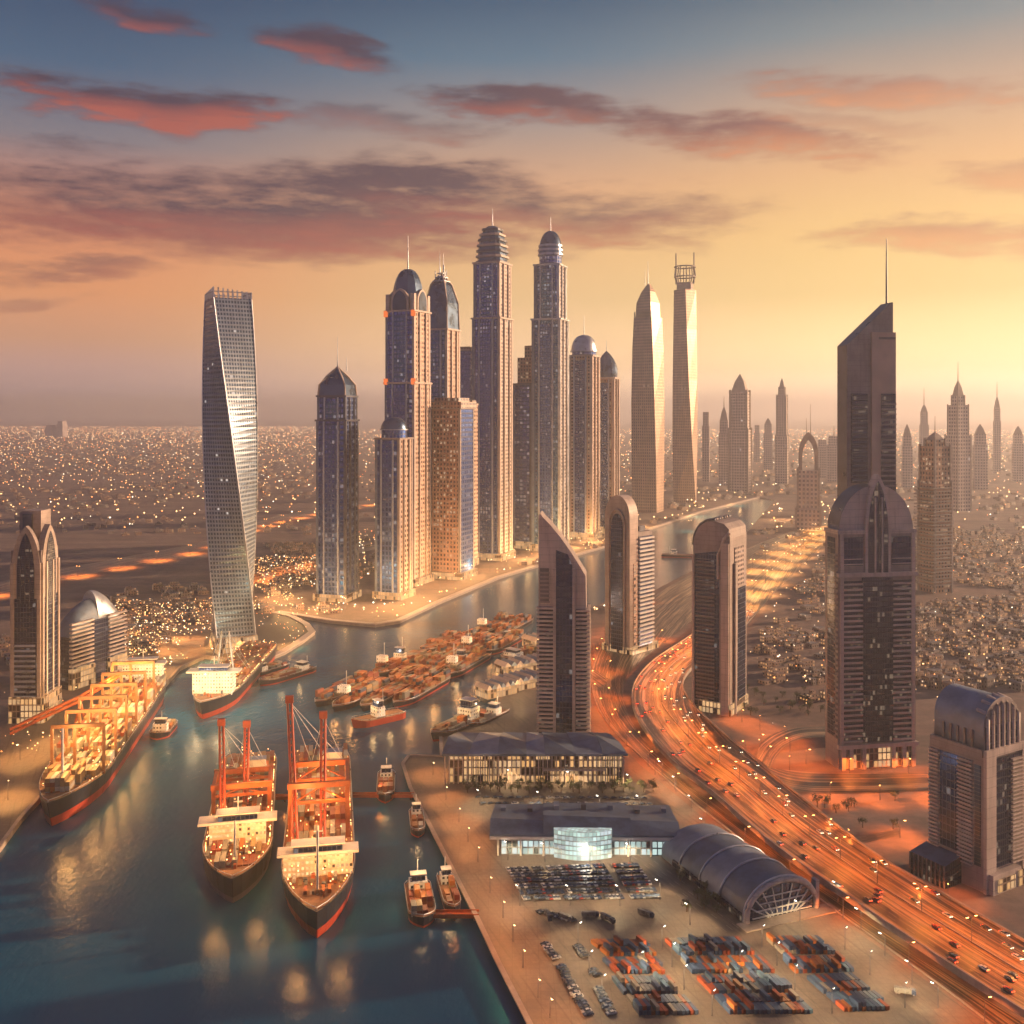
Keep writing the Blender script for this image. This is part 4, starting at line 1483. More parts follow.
for x0, x1, hh in ((-38, 0.5, 30), (0.5, 38, 38)):
    n = 12
    b = MB()
    rings = []
    for i in range(n + 1):
        f_ = i / n
        x = x0 + (x1 - x0) * f_
        q = math.sin(PI / 2 * (f_ if x0 < 0 else 1 - f_)) ** 0.7
        zb_ = Z(629)
        rings.append([(x * s, d / 2 * math.cos(a), zb_ + (0.6 + hh * q) * s * math.sin(a) ** 0.8) for a in [PI * k / 10 for k in range(11)]])
    b.loft(rings, 0, (True, True), True)
    t.put(b, 'sail_roof', roof_blue if x0 < 0 else steel)

# ------------------------------------------------------------------ terminal halls
t = Site('pleated_hall', 'long low hall with a pleated grey roof and lit colonnade round the blade tower', 'hall', 534, 783, 178, 62, R(0), 'terminal halls')
s = t.s
w, d = t.w, t.d
yb = -d / 2
H_ = 27 * s
b = MB()
b.prism([(-w / 2 + 6 * s, yb + 2 * s), (w / 2 - 4 * s, yb + 2 * s), (w / 2 - 12 * s, d / 2 - 3 * s), (-w / 2 + 14 * s, d / 2 - 3 * s)], 0, H_ - 1.5 * s)
t.put(b, 'glass_wall', fac_lobby)
xs = [-90, -64, -36, -8, 10, 40, 66, 90]
for i, (x0, x1) in enumerate(zip(xs, xs[1:])):
    hi, lo = (9, 3) if i % 2 == 0 else (3, 8)
    f_ = lambda x: x * (1 if x < 0 else 1) * s
    b = MB()
    r0 = [(x0 * s, yb - 2 * s, H_), (x1 * s, yb - 2 * s, H_), (x1 * s, yb - 2 * s, H_ + 2.0 * s), (x0 * s, yb - 2 * s, H_ + 2.0 * s)]
    k1 = 0.86
    r1 = [(x0 * s * 0.95, 0, H_), (x1 * s * 0.95, 0, H_), (x1 * s * 0.95, 0, H_ + lo * s), (x0 * s * 0.95, 0, H_ + hi * s)]
    r2 = [(x0 * s * k1, d / 2, H_ - 2 * s), (x1 * s * k1, d / 2, H_ - 2 * s), (x1 * s * k1, d / 2, H_ + 2 * s), (x0 * s * k1, d / 2, H_ + 3 * s)]
    b.loft([r0, r1, r2])
    t.put(b, 'roof_panel', roof_pale if i % 2 else roof_blue)
for k in range(41):
    bx(t, 'column', (-87 + 4.32 * k) * s, yb - 0.8 * s, 0, 1.1 * s, 1.4 * s, H_ + 0.1, stone_pale)
bx(t, 'canopy', 38 * s, yb - 1.4 * s, 13 * s, 60 * s, 4 * s, 1.3 * s, stone_pale)

t = Site('terminal_hall', 'low hall with a folded blue-grey roof and a bright glass entrance screen', 'hall', 583, 857, 180, 66, R(-1), 'terminal halls')
s = t.s
w, d = t.w, t.d
yb = -d / 2
H_ = 20 * s
b = MB()
b.prism([(-w / 2 + 9 * s, yb + 4 * s), (w / 2 - 9 * s, yb + 4 * s), (w / 2 - 9 * s, d / 2 - 4 * s), (-w / 2 + 9 * s, d / 2 - 4 * s)], 0, H_ - 1)
t.put(b, 'glass_wall', facade('cool_lobby_glass', (0.20, 0.22, 0.24), (0.08, 0.12, 0.16), 3.0, 4.0, 0.8, 0.8, 0.6, (0.8, 0.88, 1.0), 1.1, 0.3, litblk=0))
for i, (x0, x1, rz) in enumerate(((-92, -40, 9), (-40, 46, 12), (46, 93, 8))):
    b = MB()
    r0 = [(x0 * s, yb, H_ - 2 * s), (x1 * s, yb, H_ - 2 * s), (x1 * s, yb, H_ + 1 * s), (x0 * s, yb, H_ + 1 * s)]
    r1 = [(x0 * s, yb + 20 * s, H_ - 1), (x1 * s, yb + 20 * s, H_ - 1), (x1 * s, yb + 20 * s, H_ + (rz - 2) * s), (x0 * s, yb + 20 * s, H_ + rz * s)]
    r2 = [(x0 * s * 0.97, d / 2, H_ - 1), (x1 * s * 0.97, d / 2, H_ - 1), (x1 * s * 0.97, d / 2, H_ + rz * 0.6 * s), (x0 * s * 0.97, d / 2, H_ + (rz * 0.5) * s)]
    b.loft([r0, r1, r2])
    t.put(b, 'roof_panel', roof_blue)
for k in range(7):
    b = MB()
    x = (-80 + 27 * k) * s
    b.box(x, 14 * s, H_ + (5 if k in (2, 3, 4) else 1.5) * s, 5 * s, (6 + 3 * (k % 3)) * s, 8 * s)
    t.put(b, 'roof_vent', steel_dark if k % 2 else roof_pale)
for x in (-84, -62, -40, 42, 64, 86):
    bx(t, 'column', x * s, yb + 1.6 * s, 0, 1.8 * s, 1.8 * s, H_ - 1.5 * s, white_paint)
bx(t, 'eaves_beam', 0, yb - 0.4 * s, H_ - 3.4 * s, w + 4 * s, 1.8 * s, 2.6 * s, white_paint)
b = MB()
n = 14
rings = []
for zz, q in ((0, 1), (24 * s, 1), (27 * s, 0.96)):
    rings.append([((-30 + 56 * i / n) * s, yb - (2 + 7 * math.sin(PI * i / n)) * s * q, zz) for i in range(n + 1)] + [(26 * s, yb + 3 * s, zz), (-30 * s, yb + 3 * s, zz)])
b.loft(rings)
t.put(b, 'entrance_screen', facade('lit_screen_glass', (0.35, 0.4, 0.42), (0.25, 0.35, 0.4), 2.2, 2.6, 0.86, 0.8, 0.95, (0.80, 0.95, 1.0), 1.0, 0.1, litblk=0))
lamp('entrance_light', t.root, (0, yb - 20 * s, 9 * s), 2500, (1, 0.9, 0.72), 3)

t = Site('vaulted_hall', 'dark blue vaulted hall with a big arched window of fanned bars, beside the highway', 'hall', 743, 921, 82, 122, R(22), 'terminal halls')
s = t.s
w, d = t.w, t.d
yb = -d / 2


def vault(rx, rz, n=16, z0=0.0):
    return [(rx, z0)] + arc(0, z0 + 6 * s, rx, rz, 0, 180, n) + [(-rx, z0)]


for i, (y0, y1, m) in enumerate(((0, 40, roof_blue), (40, 75, roof_pale), (75, 112, roof_blue), (112, 150, roof_pale))):
    b = MB()
    n = 4
    rings = []
    for k in range(n + 1):
        yy = y0 + (y1 - y0) * k / n
        q = 1 - 0.25 * (yy / 150) ** 2
        rings.append([(x, yb + yy * s, z) for x, z in vault(w / 2, 30 * s * q)])
    b.loft(list(reversed(rings)), 0, (True, True), True)
    t.put(b, 'roof_shell', m)
    q0, q1 = 1 - 0.25 * (y0 / 150) ** 2, 1
    b = MB()
    b.tube([(x, yb + y0 * s + 0.8 * s, z) for x, z in vault(w / 2 + 0.8 * s, 30.8 * s * q0)], 1.0 * s, 6)
    t.put(b, 'roof_rib', steel if i else white_paint)
slab(t, 'arched_window', vault(w / 2 - 4 * s, 25 * s), yb - 0.8 * s, yb + 1, [fac_office2])
b = MB()
b.tube([(x, yb - 1.5 * s, z) for x, z in vault(w / 2 - 1.6 * s, 28 * s)], 2.6 * s, 8)
t.put(b, 'window_arch', stone_pale)
for k in range(9):
    a = R(18 + 18 * k)
    b = MB()
    b.tube([(0.2 * w * math.cos(a), yb - 1.6 * s, 2 * s), (0.45 * w * math.cos(a), yb - 1.6 * s, 6 * s + 24 * s * math.sin(a))], 0.7 * s, 5)
    t.put(b, 'window_bar', white_paint)
for k in range(4):
    bx(t, 'window_bar', 0, yb - 1.7 * s, (3 + 6 * k) * s, w * (0.82 - 0.1 * k), 1.2 * s, 0.9 * s, white_paint)
bx(t, 'gable_pier', w / 2 + 1 * s, yb + 3 * s, 0, 4 * s, 7 * s, 26 * s, stone_pale)
bx(t, 'forecourt_step', 4 * s, yb - 7 * s, 0, w * 1.3, 16 * s, 1.2 * s, concrete)
bx(t, 'side_glazing', -w / 2 - 1.0 * s, yb + 26 * s, 1, 2 * s, 48 * s, 6 * s, fac_office)
bx(t, 'side_glazing', -w / 2 - 1.0 * s, yb + 95 * s, 1, 2 * s, 60 * s, 6 * s, fac_office)
# ------------------------------------------------------------------ ships
cont_mats = []
for nm_, c_ in [(a_, tuple(0.62 * q for q in b_)) for a_, b_ in (('rust_red', (0.30, 0.06, 0.025)), ('navy', (0.03, 0.07, 0.17)), ('orange', (0.48, 0.15, 0.03)), ('steel_blue', (0.07, 0.15, 0.26)), ('grey', (0.30, 0.28, 0.25)), ('white', (0.6, 0.56, 0.5)), ('teal', (0.04, 0.17, 0.19)), ('sand', (0.45, 0.30, 0.14)))]:
    m, b_, _o = mat(nm_ + '_container_paint')
    u, v, _ = sep(uvco())
    g_ = X.nt.nodes.new('ShaderNodeNewGeometry')
    n_ = noise(g_.outputs['Position'], 0.9, 4.0, 0.65)
    rib = ((u * 2.2).fr() - 0.5).ab().gt(0.22)
    cc = mixc(n_.rng(0.4, 0.75) * 0.6, c_, tuple(q * 0.45 for q in c_))
    setc(b_.inputs['Base Color'], mixc(rib * 0.35, cc, tuple(q * 0.6 for q in c_)))
    b_.inputs['Roughness'].default_value = 0.5
    cont_mats.append((nm_.replace('_', ' '), m))
cargo = MB()                      # every container past the nearest three hundred


def half_beam(f):
    """0 at the stem .. 1 amidships .. a square-ish stern"""
    if f < 0.24:
        return math.sin(PI / 2 * (f / 0.24)) ** 0.75
    if f > 0.9:
        return 1 - 0.25 * ((f - 0.9) / 0.1) ** 2
    return 1.0


def hull(root, L, B, fb, upper, lower, red_z=3.5, sheer=3.5, stations=26, deck=None):
    def ring(f, z, q):
        return f, z, q
    st_ = [(i / stations) ** 1.15 for i in range(stations + 1)]
    for nm, za, zb, m, ka, kb in (('hull', red_z, None, upper, 0.94, 1.0), ('bottom_paint', -3.0, red_z, lower, 0.84, 0.94)):
        b = MB()
        rings = []
        for f in st_:
            hb = max(0.012, half_beam(f)) * B / 2
            top = (fb + sheer * max(0, 1 - f / 0.3) ** 2) if zb is None else zb
            rake = lambda z: -0.028 * L * (z / fb) * max(0, 1 - f / 0.25)
            y = -L / 2 + f * L
            a, c = hb * (ka if f > 0.02 else 0.7), hb * kb
            rings.append([(-a, y + rake(za), za), (a, y + rake(za), za), (c, y + rake(top), top), (-c, y + rake(top), top)])
        b.loft(rings, 0, (True, True), False)
        b.build(nm, m, root)
    b = MB()
    pl, pr = [], []
    for f in st_:
        hb = max(0.012, half_beam(f)) * B / 2 * 0.97
        y = -L / 2 + f * L - 0.028 * L * max(0, 1 - f / 0.25)
        top = fb + sheer * max(0, 1 - f / 0.3) ** 2 + 0.06
        pl.append((-hb, y, top))
        pr.append((hb, y, top))
    for i in range(len(pl) - 1):
        b.face([pl[i], pr[i], pr[i + 1], pl[i + 1]])
    b.build('deck', deck or deck_brown, root)
    if L > 120:                       # lamps strung round the deck and over the hatches, deck gear
        b = MB()
        for k in range(230):
            f = random.uniform(0.03, 0.95)
            hb = half_beam(f) * B / 2 * 0.9
            at_rail = random.random() < 0.5
            x = hb * random.choice((-1, 1)) if at_rail else random.uniform(-hb, hb)
            ib = len(b.v)
            b.box(x, -L / 2 + f * L, fb + (random.uniform(0.9, 1.4) if at_rail else random.uniform(5.4, 8.4)), 0.5, 0.5, 0.5, 0 if random.random() < 0.6 else 1)
        tag(b.build('deck_lights', [city_warm, city_amber], root), kind='stuff')
        for k in range(14):
            f = 0.04 + 0.017 * k
            hb = half_beam(f) * B / 2 * 0.7
            b = MB()
            x = random.uniform(-hb, hb)
            b.box(x, -L / 2 + f * L, fb, random.uniform(0.8, 2.2), random.uniform(0.8, 2.5), random.uniform(1, 2.6) + sheer * max(0, 1 - f / 0.3) ** 2)
            b.build('deck_winch', steel_dark if k % 2 else crane_orange, root)
    for side in (pl, pr):
        b = MB()
        b.tube([(x, y, z + 1.1) for x, y, z in side], 0.22, 4)
        for x, y, z in side[::2]:
            b.box(x, y, z - 0.2, 0.25, 0.25, 1.3)
        b.build('rail', steel, root)


def vessel(name, label, cat, bow, stern, beam, group=None):
    a, c = G(*bow, 0.0), G(*stern, 0.0)
    L = (c - a).length
    rz = math.atan2(-(c - a).x, (c - a).y)
    return thing(name, label, cat, (a + c) / 2, rz, group), L


def stack_rows(root, x0, x1, y0, y1, z, hmax, clen=12.2, cw=2.6, ch=2.7, tint=(0, 2, 2, 0, 7, 5, 4), fill=0.94, bow=None, into=None):
    """containers stowed lengthwise; goes into the one cargo mesh in world space"""
    mw = Matrix.Translation(root.location) @ Matrix.Rotation(root.rotation_euler.z, 4, 'Z')
    nx, ny = int((x1 - x0) / (cw + 0.15)), int((y1 - y0) / (clen + 0.7))
    for j in range(ny):
        base = random.randint(max(1, hmax - 2), hmax)
        for i in range(nx):
            if random.random() > fill:
                continue
            x = x0 + (i + 0.5) * (x1 - x0) / nx
            y = y0 + (j + 0.5) * (y1 - y0) / ny
            if bow and abs(x) + cw / 2 > bow(y):
                continue
            for k in range(max(1, base - random.randint(0, 1))):
                m = random.choice(tint)
                if into is not None:
                    into.append((mw @ Vector((x, y, z + k * ch)), root.rotation_euler.z, m))
                    continue
                n0 = len(cargo.v)
                cargo.box(x, y, z + k * ch, cw, clen, ch - 0.06, m)
                for q in range(n0, len(cargo.v)):
                    cargo.v[q] = tuple(mw @ Vector(cargo.v[q]))


def sub(root, name, m, build):
    b = MB()
    build(b)
    return b.build(name, m, root)


def bridge_block(root, y, w, dpt, z0, h, wing, lit=None, front_m=None):
    o = sub(root, 'bridge', lit or fac_ship, lambda b: b.box(0, y, z0, w, dpt, h))
    sub(o, 'bridge_wing', white_paint, lambda b: b.box(0, y, z0 + h, wing, dpt * 0.9, 1.4))
    sub(o, 'wheelhouse', fac_office2, lambda b: b.box(0, y, z0 + h + 1.4, w * 0.7, dpt * 0.7, 3.2))
    sub(o, 'wheelhouse_roof', white_paint, lambda b: b.box(0, y, z0 + h + 4.6, w * 0.78, dpt * 0.8, 0.6))
    sub(o, 'radar_mast', white_paint, lambda b: (b.tube([(0, y, z0 + h + 5), (0, y, z0 + h + 13)], 0.45, 6), b.box(0, y, z0 + h + 10, 5, 0.6, 0.5)))
    return o


fac_ship = facade('lit_cabin_wall', (0.55, 0.46, 0.36), (0.10, 0.10, 0.10), 2.2, 2.8, 0.6, 0.55, 0.7, (1, 0.48, 0.14), 2.2, 0.2, litblk=0)
fac_ship_white = facade('white_cabin_wall', (0.80, 0.77, 0.70), (0.10, 0.10, 0.10), 2.4, 2.8, 0.5, 0.45, 0.5, (1, 0.6, 0.25), 2.0, 0.2, litblk=0)


def gantry(root, y, w, dpt, z0, h, booms, house=True):
    """portal frame on deck with raised booms"""
    o = sub(root, 'deck_crane', crane_orange, lambda b: (b.box(0, y - dpt / 2, z0 + h, w + 3, 2.2, 3.0), b.box(0, y + dpt / 2, z0 + h, w + 3, 2.2, 3.0)))
    for sx in (-1, 1):
        for sy in (-1, 1):
            sub(o, 'gantry_leg', crane_orange, lambda b: b.box(sx * w / 2, y + sy * dpt / 2, z0, 2.2, 2.0, h))
        sub(o, 'gantry_beam', crane_orange, lambda b: b.box(sx * w / 2, y, z0 + h * 0.62, 1.5, dpt - 2.2, 1.8))
        sub(o, 'gantry_beam', crane_orange, lambda b: b.box(sx * w / 2, y, z0 + h + 0.2, 1.9, dpt - 2.4, 2.4))
    for sy in (-1, 1):
        sub(o, 'gantry_beam', crane_orange, lambda b: b.box(0, y + sy * dpt / 2, z0 + h * 0.72, w - 2.4, 1.3, 1.6))
        sub(o, 'gantry_brace', crane_orange, lambda b: (b.tube([(-w / 2, y + sy * dpt / 2, z0 + h * 0.72), (0, y + sy * dpt / 2, z0 + h)], 0.5, 5), b.tube([(w / 2, y + sy * dpt / 2, z0 + h * 0.72), (0, y + sy * dpt / 2, z0 + h)], 0.5, 5)))
    for (x, dx, top, y0) in booms:
        bm = sub(o, 'boom', crane_red, lambda b: [b.tube([(x + q, y0, z0 + 2), (x + dx + q, y + dpt * 0.3, top)], 0.75, 6) for q in (-1.1, 1.1)] + [
            b.tube([(x + dx * f - 1.1, y0 + (y + dpt * 0.3 - y0) * f, z0 + 2 + (top - z0 - 2) * f), (x + dx * (f + 0.04) + 1.1, y0 + (y + dpt * 0.3 - y0) * (f + 0.04), z0 + 2 + (top - z0 - 2) * (f + 0.04))], 0.35, 4) for f in [k * 0.045 for k in range(21)]])
        sub(bm, 'boom_head', crane_red, lambda b: b.box(x + dx, y + dpt * 0.3, top - 0.5, 4.6, 2.6, 4.0))
        sub(bm, 'stay_cable', steel, lambda b: [b.tube([(x + dx, y + dpt * 0.3, top), (q * w / 2, y + dpt / 2, z0 + h + 2)], 0.14, 4) for q in (-0.3, 0.35, 0.9)])
    if house:
        sub(o, 'machinery_house', white_paint, lambda b: b.box(w * 0.2, y + dpt / 2 + 3.2, z0 + h + 2, w * 0.42, 7, 5))
        sub(o, 'house_roof', steel, lambda b: b.box(w * 0.2, y + dpt / 2 + 3.2, z0 + h + 7, w * 0.44, 7.4, 0.5))
    return o


def flood(root, pts, power, col=WARM, r=0.8):
    for p in pts:
        lamp('floodlight', root, p, power, col, r)


# the two container ships moored side by side in the middle of the creek
single = []                        # containers that stay separate objects
shp, L = vessel('cargo_ship', 'black-hulled ship with a white bridge and two raised red booms, moored beside the red-bowed ship', 'ship', (233, 903), (250, 770), 38, 'big ships in the creek')
hull(shp, L, 38, 12, hull_dark, stone_dark)
bw = lambda y, B=38, L=L: half_beam((y + L / 2) / L) * B / 2 - 0.8
bridge_block(shp, -L / 2 + 46, 30, 12, 12, 12, 42)
sub(shp, 'foremast', steel, lambda b: b.tube([(0, -L / 2 + 15, 13), (0, -L / 2 + 15, 36)], 0.55, 6))
gantry(shp, -L / 2 + 96, 32, 26, 12, 16, ((-9, -4, 60, -L / 2 + 60), (2, 0, 58, -L / 2 + 88)))
stack_rows(shp, -16, 16, -L / 2 + 8, -L / 2 + 38, 12.3, 2, bow=bw)
stack_rows(shp, -17, 17, -L / 2 + 54, L / 2 - 14, 12.2, 3, bow=bw)
flood(shp, [(-10, -L / 2 + 20, 30), (11, -L / 2 + 24, 30), (-6, -L / 2 + 64, 34), (8, -L / 2 + 78, 36), (0, -L / 2 + 110, 34), (4, -L / 2 + 150, 34)], 17000, (1, 0.46, 0.13))

shp, L = vessel('cargo_ship', 'black-hulled ship with a red lower bow and one very tall boom, nearest the camera', 'ship', (317, 938), (322, 768), 39, 'big ships in the creek')
shp['label'] = 'black-hulled ship with a bright red lower bow and one very tall boom'
hull(shp, L, 39, 13, hull_dark, hull_red, 5.2)
bw = lambda y, B=39, L=L: half_beam((y + L / 2) / L) * B / 2 - 0.8
bridge_block(shp, -L / 2 + 40, 35, 11, 13, 11, 41)
sub(shp, 'foremast', steel, lambda b: b.tube([(0, -L / 2 + 12, 14), (0, -L / 2 + 12, 46)], 0.6, 6))
gantry(shp, -L / 2 + 92, 31, 34, 13, 31, ((-12, -5, 84, -L / 2 + 62), (2, 0, 74, -L / 2 + 66)))
stack_rows(shp, -16, 16, -L / 2 + 7, -L / 2 + 33, 13.3, 2, bow=bw, into=single)
stack_rows(shp, -17.5, 17.5, -L / 2 + 48, L / 2 - 14, 13.2, 3, bow=bw)
flood(shp, [(-10, -L / 2 + 16, 31), (11, -L / 2 + 20, 31), (-8, -L / 2 + 58, 40), (8, -L / 2 + 74, 40), (0, -L / 2 + 100, 38), (0, -L / 2 + 130, 36), (0, -L / 2 + 170, 36)], 17000, (1, 0.46, 0.13))

# long loaded ship along the west quay
shp, L = vessel('cargo_ship', 'long golden-lit ship stacked with cargo under a row of gantry arches along the west quay', 'ship', (52, 826), (146, 697), 42, 'big ships in the creek')
hull(shp, L, 42, 14, hull_dark, hull_red, 6.0)
bw = lambda y, B=42, L=L: half_beam((y + L / 2) / L) * B / 2 - 0.8
stack_rows(shp, -19, 19, -L / 2 + 10, L / 2 - 12, 14.3, 4, bow=bw, tint=(7, 5, 2, 7, 4, 0))
for k in range(6):
    y_ = -L / 2 + 46 + k * 33
    o = sub(shp, 'gantry_arch', arch_brown, lambda b: b.box(3, y_, 45, 33, 2.0, 2.4))
    for sx in (-13, 1, 19):
        sub(o, 'arch_leg', arch_brown, lambda b: b.box(sx, y_, 14, 1.7, 1.7, 31))
sub(shp, 'foremast', white_paint, lambda b: b.tube([(0, -L / 2 + 22, 15), (0, -L / 2 + 22, 52)], 0.7, 6))
bridge_block(shp, L / 2 - 12, 32, 12, 14, 18, 38, fac_ship_white)
flood(shp, [(x_, -L / 2 + 28 + k * 30, 41) for k in range(7) for x_ in ((-8, 10) if k else (0,))], 30000, (1, 0.48, 0.13), 1.0)
# loading boom beside it
lb = thing('loading_boom', 'orange sloping loading boom reaching over the west quay beside the golden-lit ship', 'crane', G(78, 735), 0)
p_ = [(-44, -16, 6), (-24, -6, 15), (0, 4, 25), (24, 20, 40)]
sub(lb, 'jib', crane_orange, lambda b: [b.tube([(x, y, z + q) for x, y, z in p_], 1.3, 6) for q in (0, 3.4)])
sub(lb, 'jib_lattice', crane_orange, lambda b: [b.tube([(p_[i][0] + (p_[i + 1][0] - p_[i][0]) * f, p_[i][1] + (p_[i + 1][1] - p_[i][1]) * f, p_[i][2] + (p_[i + 1][2] - p_[i][2]) * f + (0 if k % 2 else 3.4)),
    (p_[i][0] + (p_[i + 1][0] - p_[i][0]) * (f + 0.2), p_[i][1] + (p_[i + 1][1] - p_[i][1]) * (f + 0.2), p_[i][2] + (p_[i + 1][2] - p_[i][2]) * (f + 0.2) + (3.4 if k % 2 else 0))], 0.4, 4) for i in range(3) for k, f in enumerate((0, 0.2, 0.4, 0.6, 0.8))])
for sx in (-5, 5):
    sub(lb, 'support_leg', crane_orange, lambda b: b.tube([(sx, 4 + sx * 0.4, 0), (0, 4, 24)], 1.1, 6))

# ship with the bright white superstructure below the twisted tower
shp, L = vessel('cargo_ship', 'dark ship with a red waterline and bright white bridge block below the twisted tower', 'ship', (203, 719), (262, 655), 38, 'big ships in the creek')
hull(shp, L, 38, 12, hull_dark, hull_red, 4.5)
bridge_block(shp, -L / 2 + 34, 33, 14, 12, 18, 44, fac_ship_white)
for sx, ty in ((-8, 78), (8, 84)):
    o = sub(shp, 'derrick', steel, lambda b: b.tube([(sx, -L / 2 + 70, 12), (sx * 0.4, -L / 2 + 70, 56)], 0.8, 6))
    sub(o, 'stay_cable', steel, lambda b: [b.tube([(sx * 0.4, -L / 2 + 70, 55), (q, -L / 2 + yy, 13)], 0.2, 4) for q in (-15, 15) for yy in (46, ty + 20)])
stack_rows(shp, -16, 16, -L / 2 + 52, L / 2 - 10, 12.2, 2, tint=(7, 2, 0))
flood(shp, [(-9, -L / 2 + 14, 26), (9, -L / 2 + 16, 26), (-14, -L / 2 + 12, 34), (14, -L / 2 + 12, 34), (0, -L / 2 + 66, 34), (0, -L / 2 + 100, 34)], 30000, (1, 0.70, 0.36))


# ------------------------------------------------------------------ small craft
def workboat(name, label, px, py, Lb, Bb, rz, fb=3.0, upper=None, lower=None, house=1.0, cargo_h=0, light=700, mast=True, house_at=0.3, group='small craft on the creek', col=WARM):
    o = thing(name, label, 'boat', G(px, py, 0.0), R(rz), group)
    hull(o, Lb, Bb, fb, upper or hull_dark, lower or hull_red, fb * 0.3, fb * 0.5, 14)
    if house:
        y_ = (house_at - 0.5) * Lb
        h_ = 4.5 * house
        c = sub(o, 'cabin', fac_ship_white, lambda b: b.box(0, y_, fb, Bb * 0.66, Lb * 0.16, h_))
        sub(c, 'wheelhouse', fac_office2, lambda b: b.box(0, y_, fb + h_, Bb * 0.5, Lb * 0.1, 2.6 * house))
        sub(c, 'roof', white_paint, lambda b: b.box(0, y_, fb + h_ + 2.6 * house, Bb * 0.6, Lb * 0.12, 0.4))
        if mast:
            sub(o, 'mast', steel, lambda b: b.tube([(0, y_ + Lb * 0.1, fb), (0, y_ + Lb * 0.1, fb + h_ * 2.6)], 0.3, 6))
    if cargo_h:
        stack_rows(o, -Bb * 0.4, Bb * 0.4, (-0.5 + (0.06 if house_at > 0.5 else house_at + 0.12)) * Lb, (0.46 if house_at < 0.5 else house_at - 0.6) * Lb, fb + 0.1, cargo_h, clen=6.2, bow=lambda y: half_beam((y + Lb / 2) / Lb) * Bb / 2 - 0.5)
    if light:
        lamp('floodlight', o, (0, -Lb * 0.1, fb + 11), light * 1.6, col, 0.6)
        lamp('floodlight', o, (0, Lb * 0.25, fb + 11), light * 1.6, col, 0.6)
    return o


workboat('workboat', 'small boat with bright mast lights off the stern of the golden-lit ship', 163, 733, 34, 16, 4, 4, house=1.3, cargo_h=1, light=5000)
workboat('barge', 'dark low barge tied up at the headland beside the longer barge', 268, 672, 46, 16, -30, 3.5, cargo_h=1, light=500)
workboat('barge', 'longer dark barge with a cabin at its far end off the headland', 287, 678, 66, 16, -33, 4, house_at=0.8, cargo_h=1, light=700)
workboat('workboat', 'loaded brown boat lying across the upper jetty', 386, 790, 46, 12, 6, 4, house_at=0.75, cargo_h=2, light=1300)
workboat('workboat', 'small dark boat with a thin mast near the quay corner', 417, 826, 34, 9, 8, 3, house_at=0.75, cargo_h=1, light=400)
workboat('tug', 'larger orange-lit tug with a golden deck load at the lower jetty', 420, 908, 40, 14, 10, 4, house=1.2, house_at=0.78, cargo_h=2, light=2600)
workboat('tug', 'narrow orange-lit tug tied alongside the lower jetty next to the larger tug', 449, 898, 38, 9, 12, 3.5, house_at=0.78, cargo_h=2, light=1600)
workboat('workboat', 'tiny dark boat far up the creek beside the highway', 682, 557, 70, 20, 80, 4, house=1.2, house_at=0.7, light=0)
workboat('supply_ship', 'orange-decked supply ship with a white bridge moored behind the pleated-roof hall', 462, 728, 76, 20, -32, 5, house=2.2, house_at=0.62, cargo_h=2, light=4200, lower=hull_red)
workboat('supply_ship', 'smaller supply ship with glowing deck beside the quay sheds', 487, 722, 52, 14, -32, 4, house=1.2, house_at=0.7, cargo_h=2, light=2500)
workboat('barge', 'brown barge with stacked cargo moored beside the striped quay sheds', 527, 656, 74, 26, -40, 4, house=1.0, house_at=0.2, cargo_h=2, light=3200)
# raft of barges
ax0, ax1 = G(348, 712, 0), G(519, 621, 0)
dv = (ax1 - ax0).normalized()
nv_ = Vector((dv.y, -dv.x, 0))
rzz = math.degrees(math.atan2(-dv.x, dv.y))
tot = (ax1 - ax0).length
words_ = ['first', 'second', 'third', 'fourth']
cnt = 0
for c in range(4):
    for r_ in range(4):
        q = [0, 16, 40, 62][c]
        if c == 3 and r_ == 0:
            q += 14
        pos = ax0 + dv * ((r_ + 0.5) * tot / 4.0 + [0, -6, 4, 22][c]) + nv_ * ((c - 1.5) * 21.0)
        if (c, r_) in ((0, 3), (3, 3)):
            continue
        o = thing('barge', '%s barge from the near end in the %s file of the moored raft' % (words_[r_], ('marina side', 'inner marina side', 'inner quay side', 'quay side')[c]), 'barge', pos, R(rzz), 'barges moored as a raft')
        Lb = tot / 4.0 - 4
        hull(o, Lb, 19.5, 4.0, hull_dark, hull_red if c == 3 else hull_dark, 1.5, 1.5, 12)
        stack_rows(o, -9, 9, -Lb * 0.44, Lb * 0.47, 4.1, 3, clen=9.5, tint=(0, 2, 2, 0, 1, 2, 7, 4), fill=0.85, bow=lambda y: half_beam((y + Lb / 2) / Lb) * 9.7 - 0.4)
        if (c + r_) % 3 == 1:
            c_ = sub(o, 'cabin', fac_ship_white, lambda b: b.box(0, -Lb * 0.34, 12.5, 9, 7, 6))
            sub(o, 'mast', steel, lambda b: b.tube([(0, -Lb * 0.3, 12), (0, -Lb * 0.3, 30)], 0.4, 5))
        lamp('floodlight', o, (0, -Lb * 0.2, 26), 7500, AMBER, 1)
        lamp('floodlight', o, (0, Lb * 0.3, 26), 6500, AMBER, 1)
workboat('tug', 'white-housed tug with a red hull nosed in at the near end of the barge raft', 378, 722, 46, 16, -50, 5, hull_red, hull_red, house=1.8, house_at=0.5, light=2500)
workboat('tug', 'pale tug with bright lights alongside the marina side of the barge raft', 400, 667, 44, 16, -24, 5, house=2.0, house_at=0.5, light=4200)
workboat('tug', 'teal-decked tug alongside the quay side of the barge raft', 459, 668, 50, 14, -24, 5, cont_mats[6][1], hull_dark, house=1.6, house_at=0.6, light=1500)


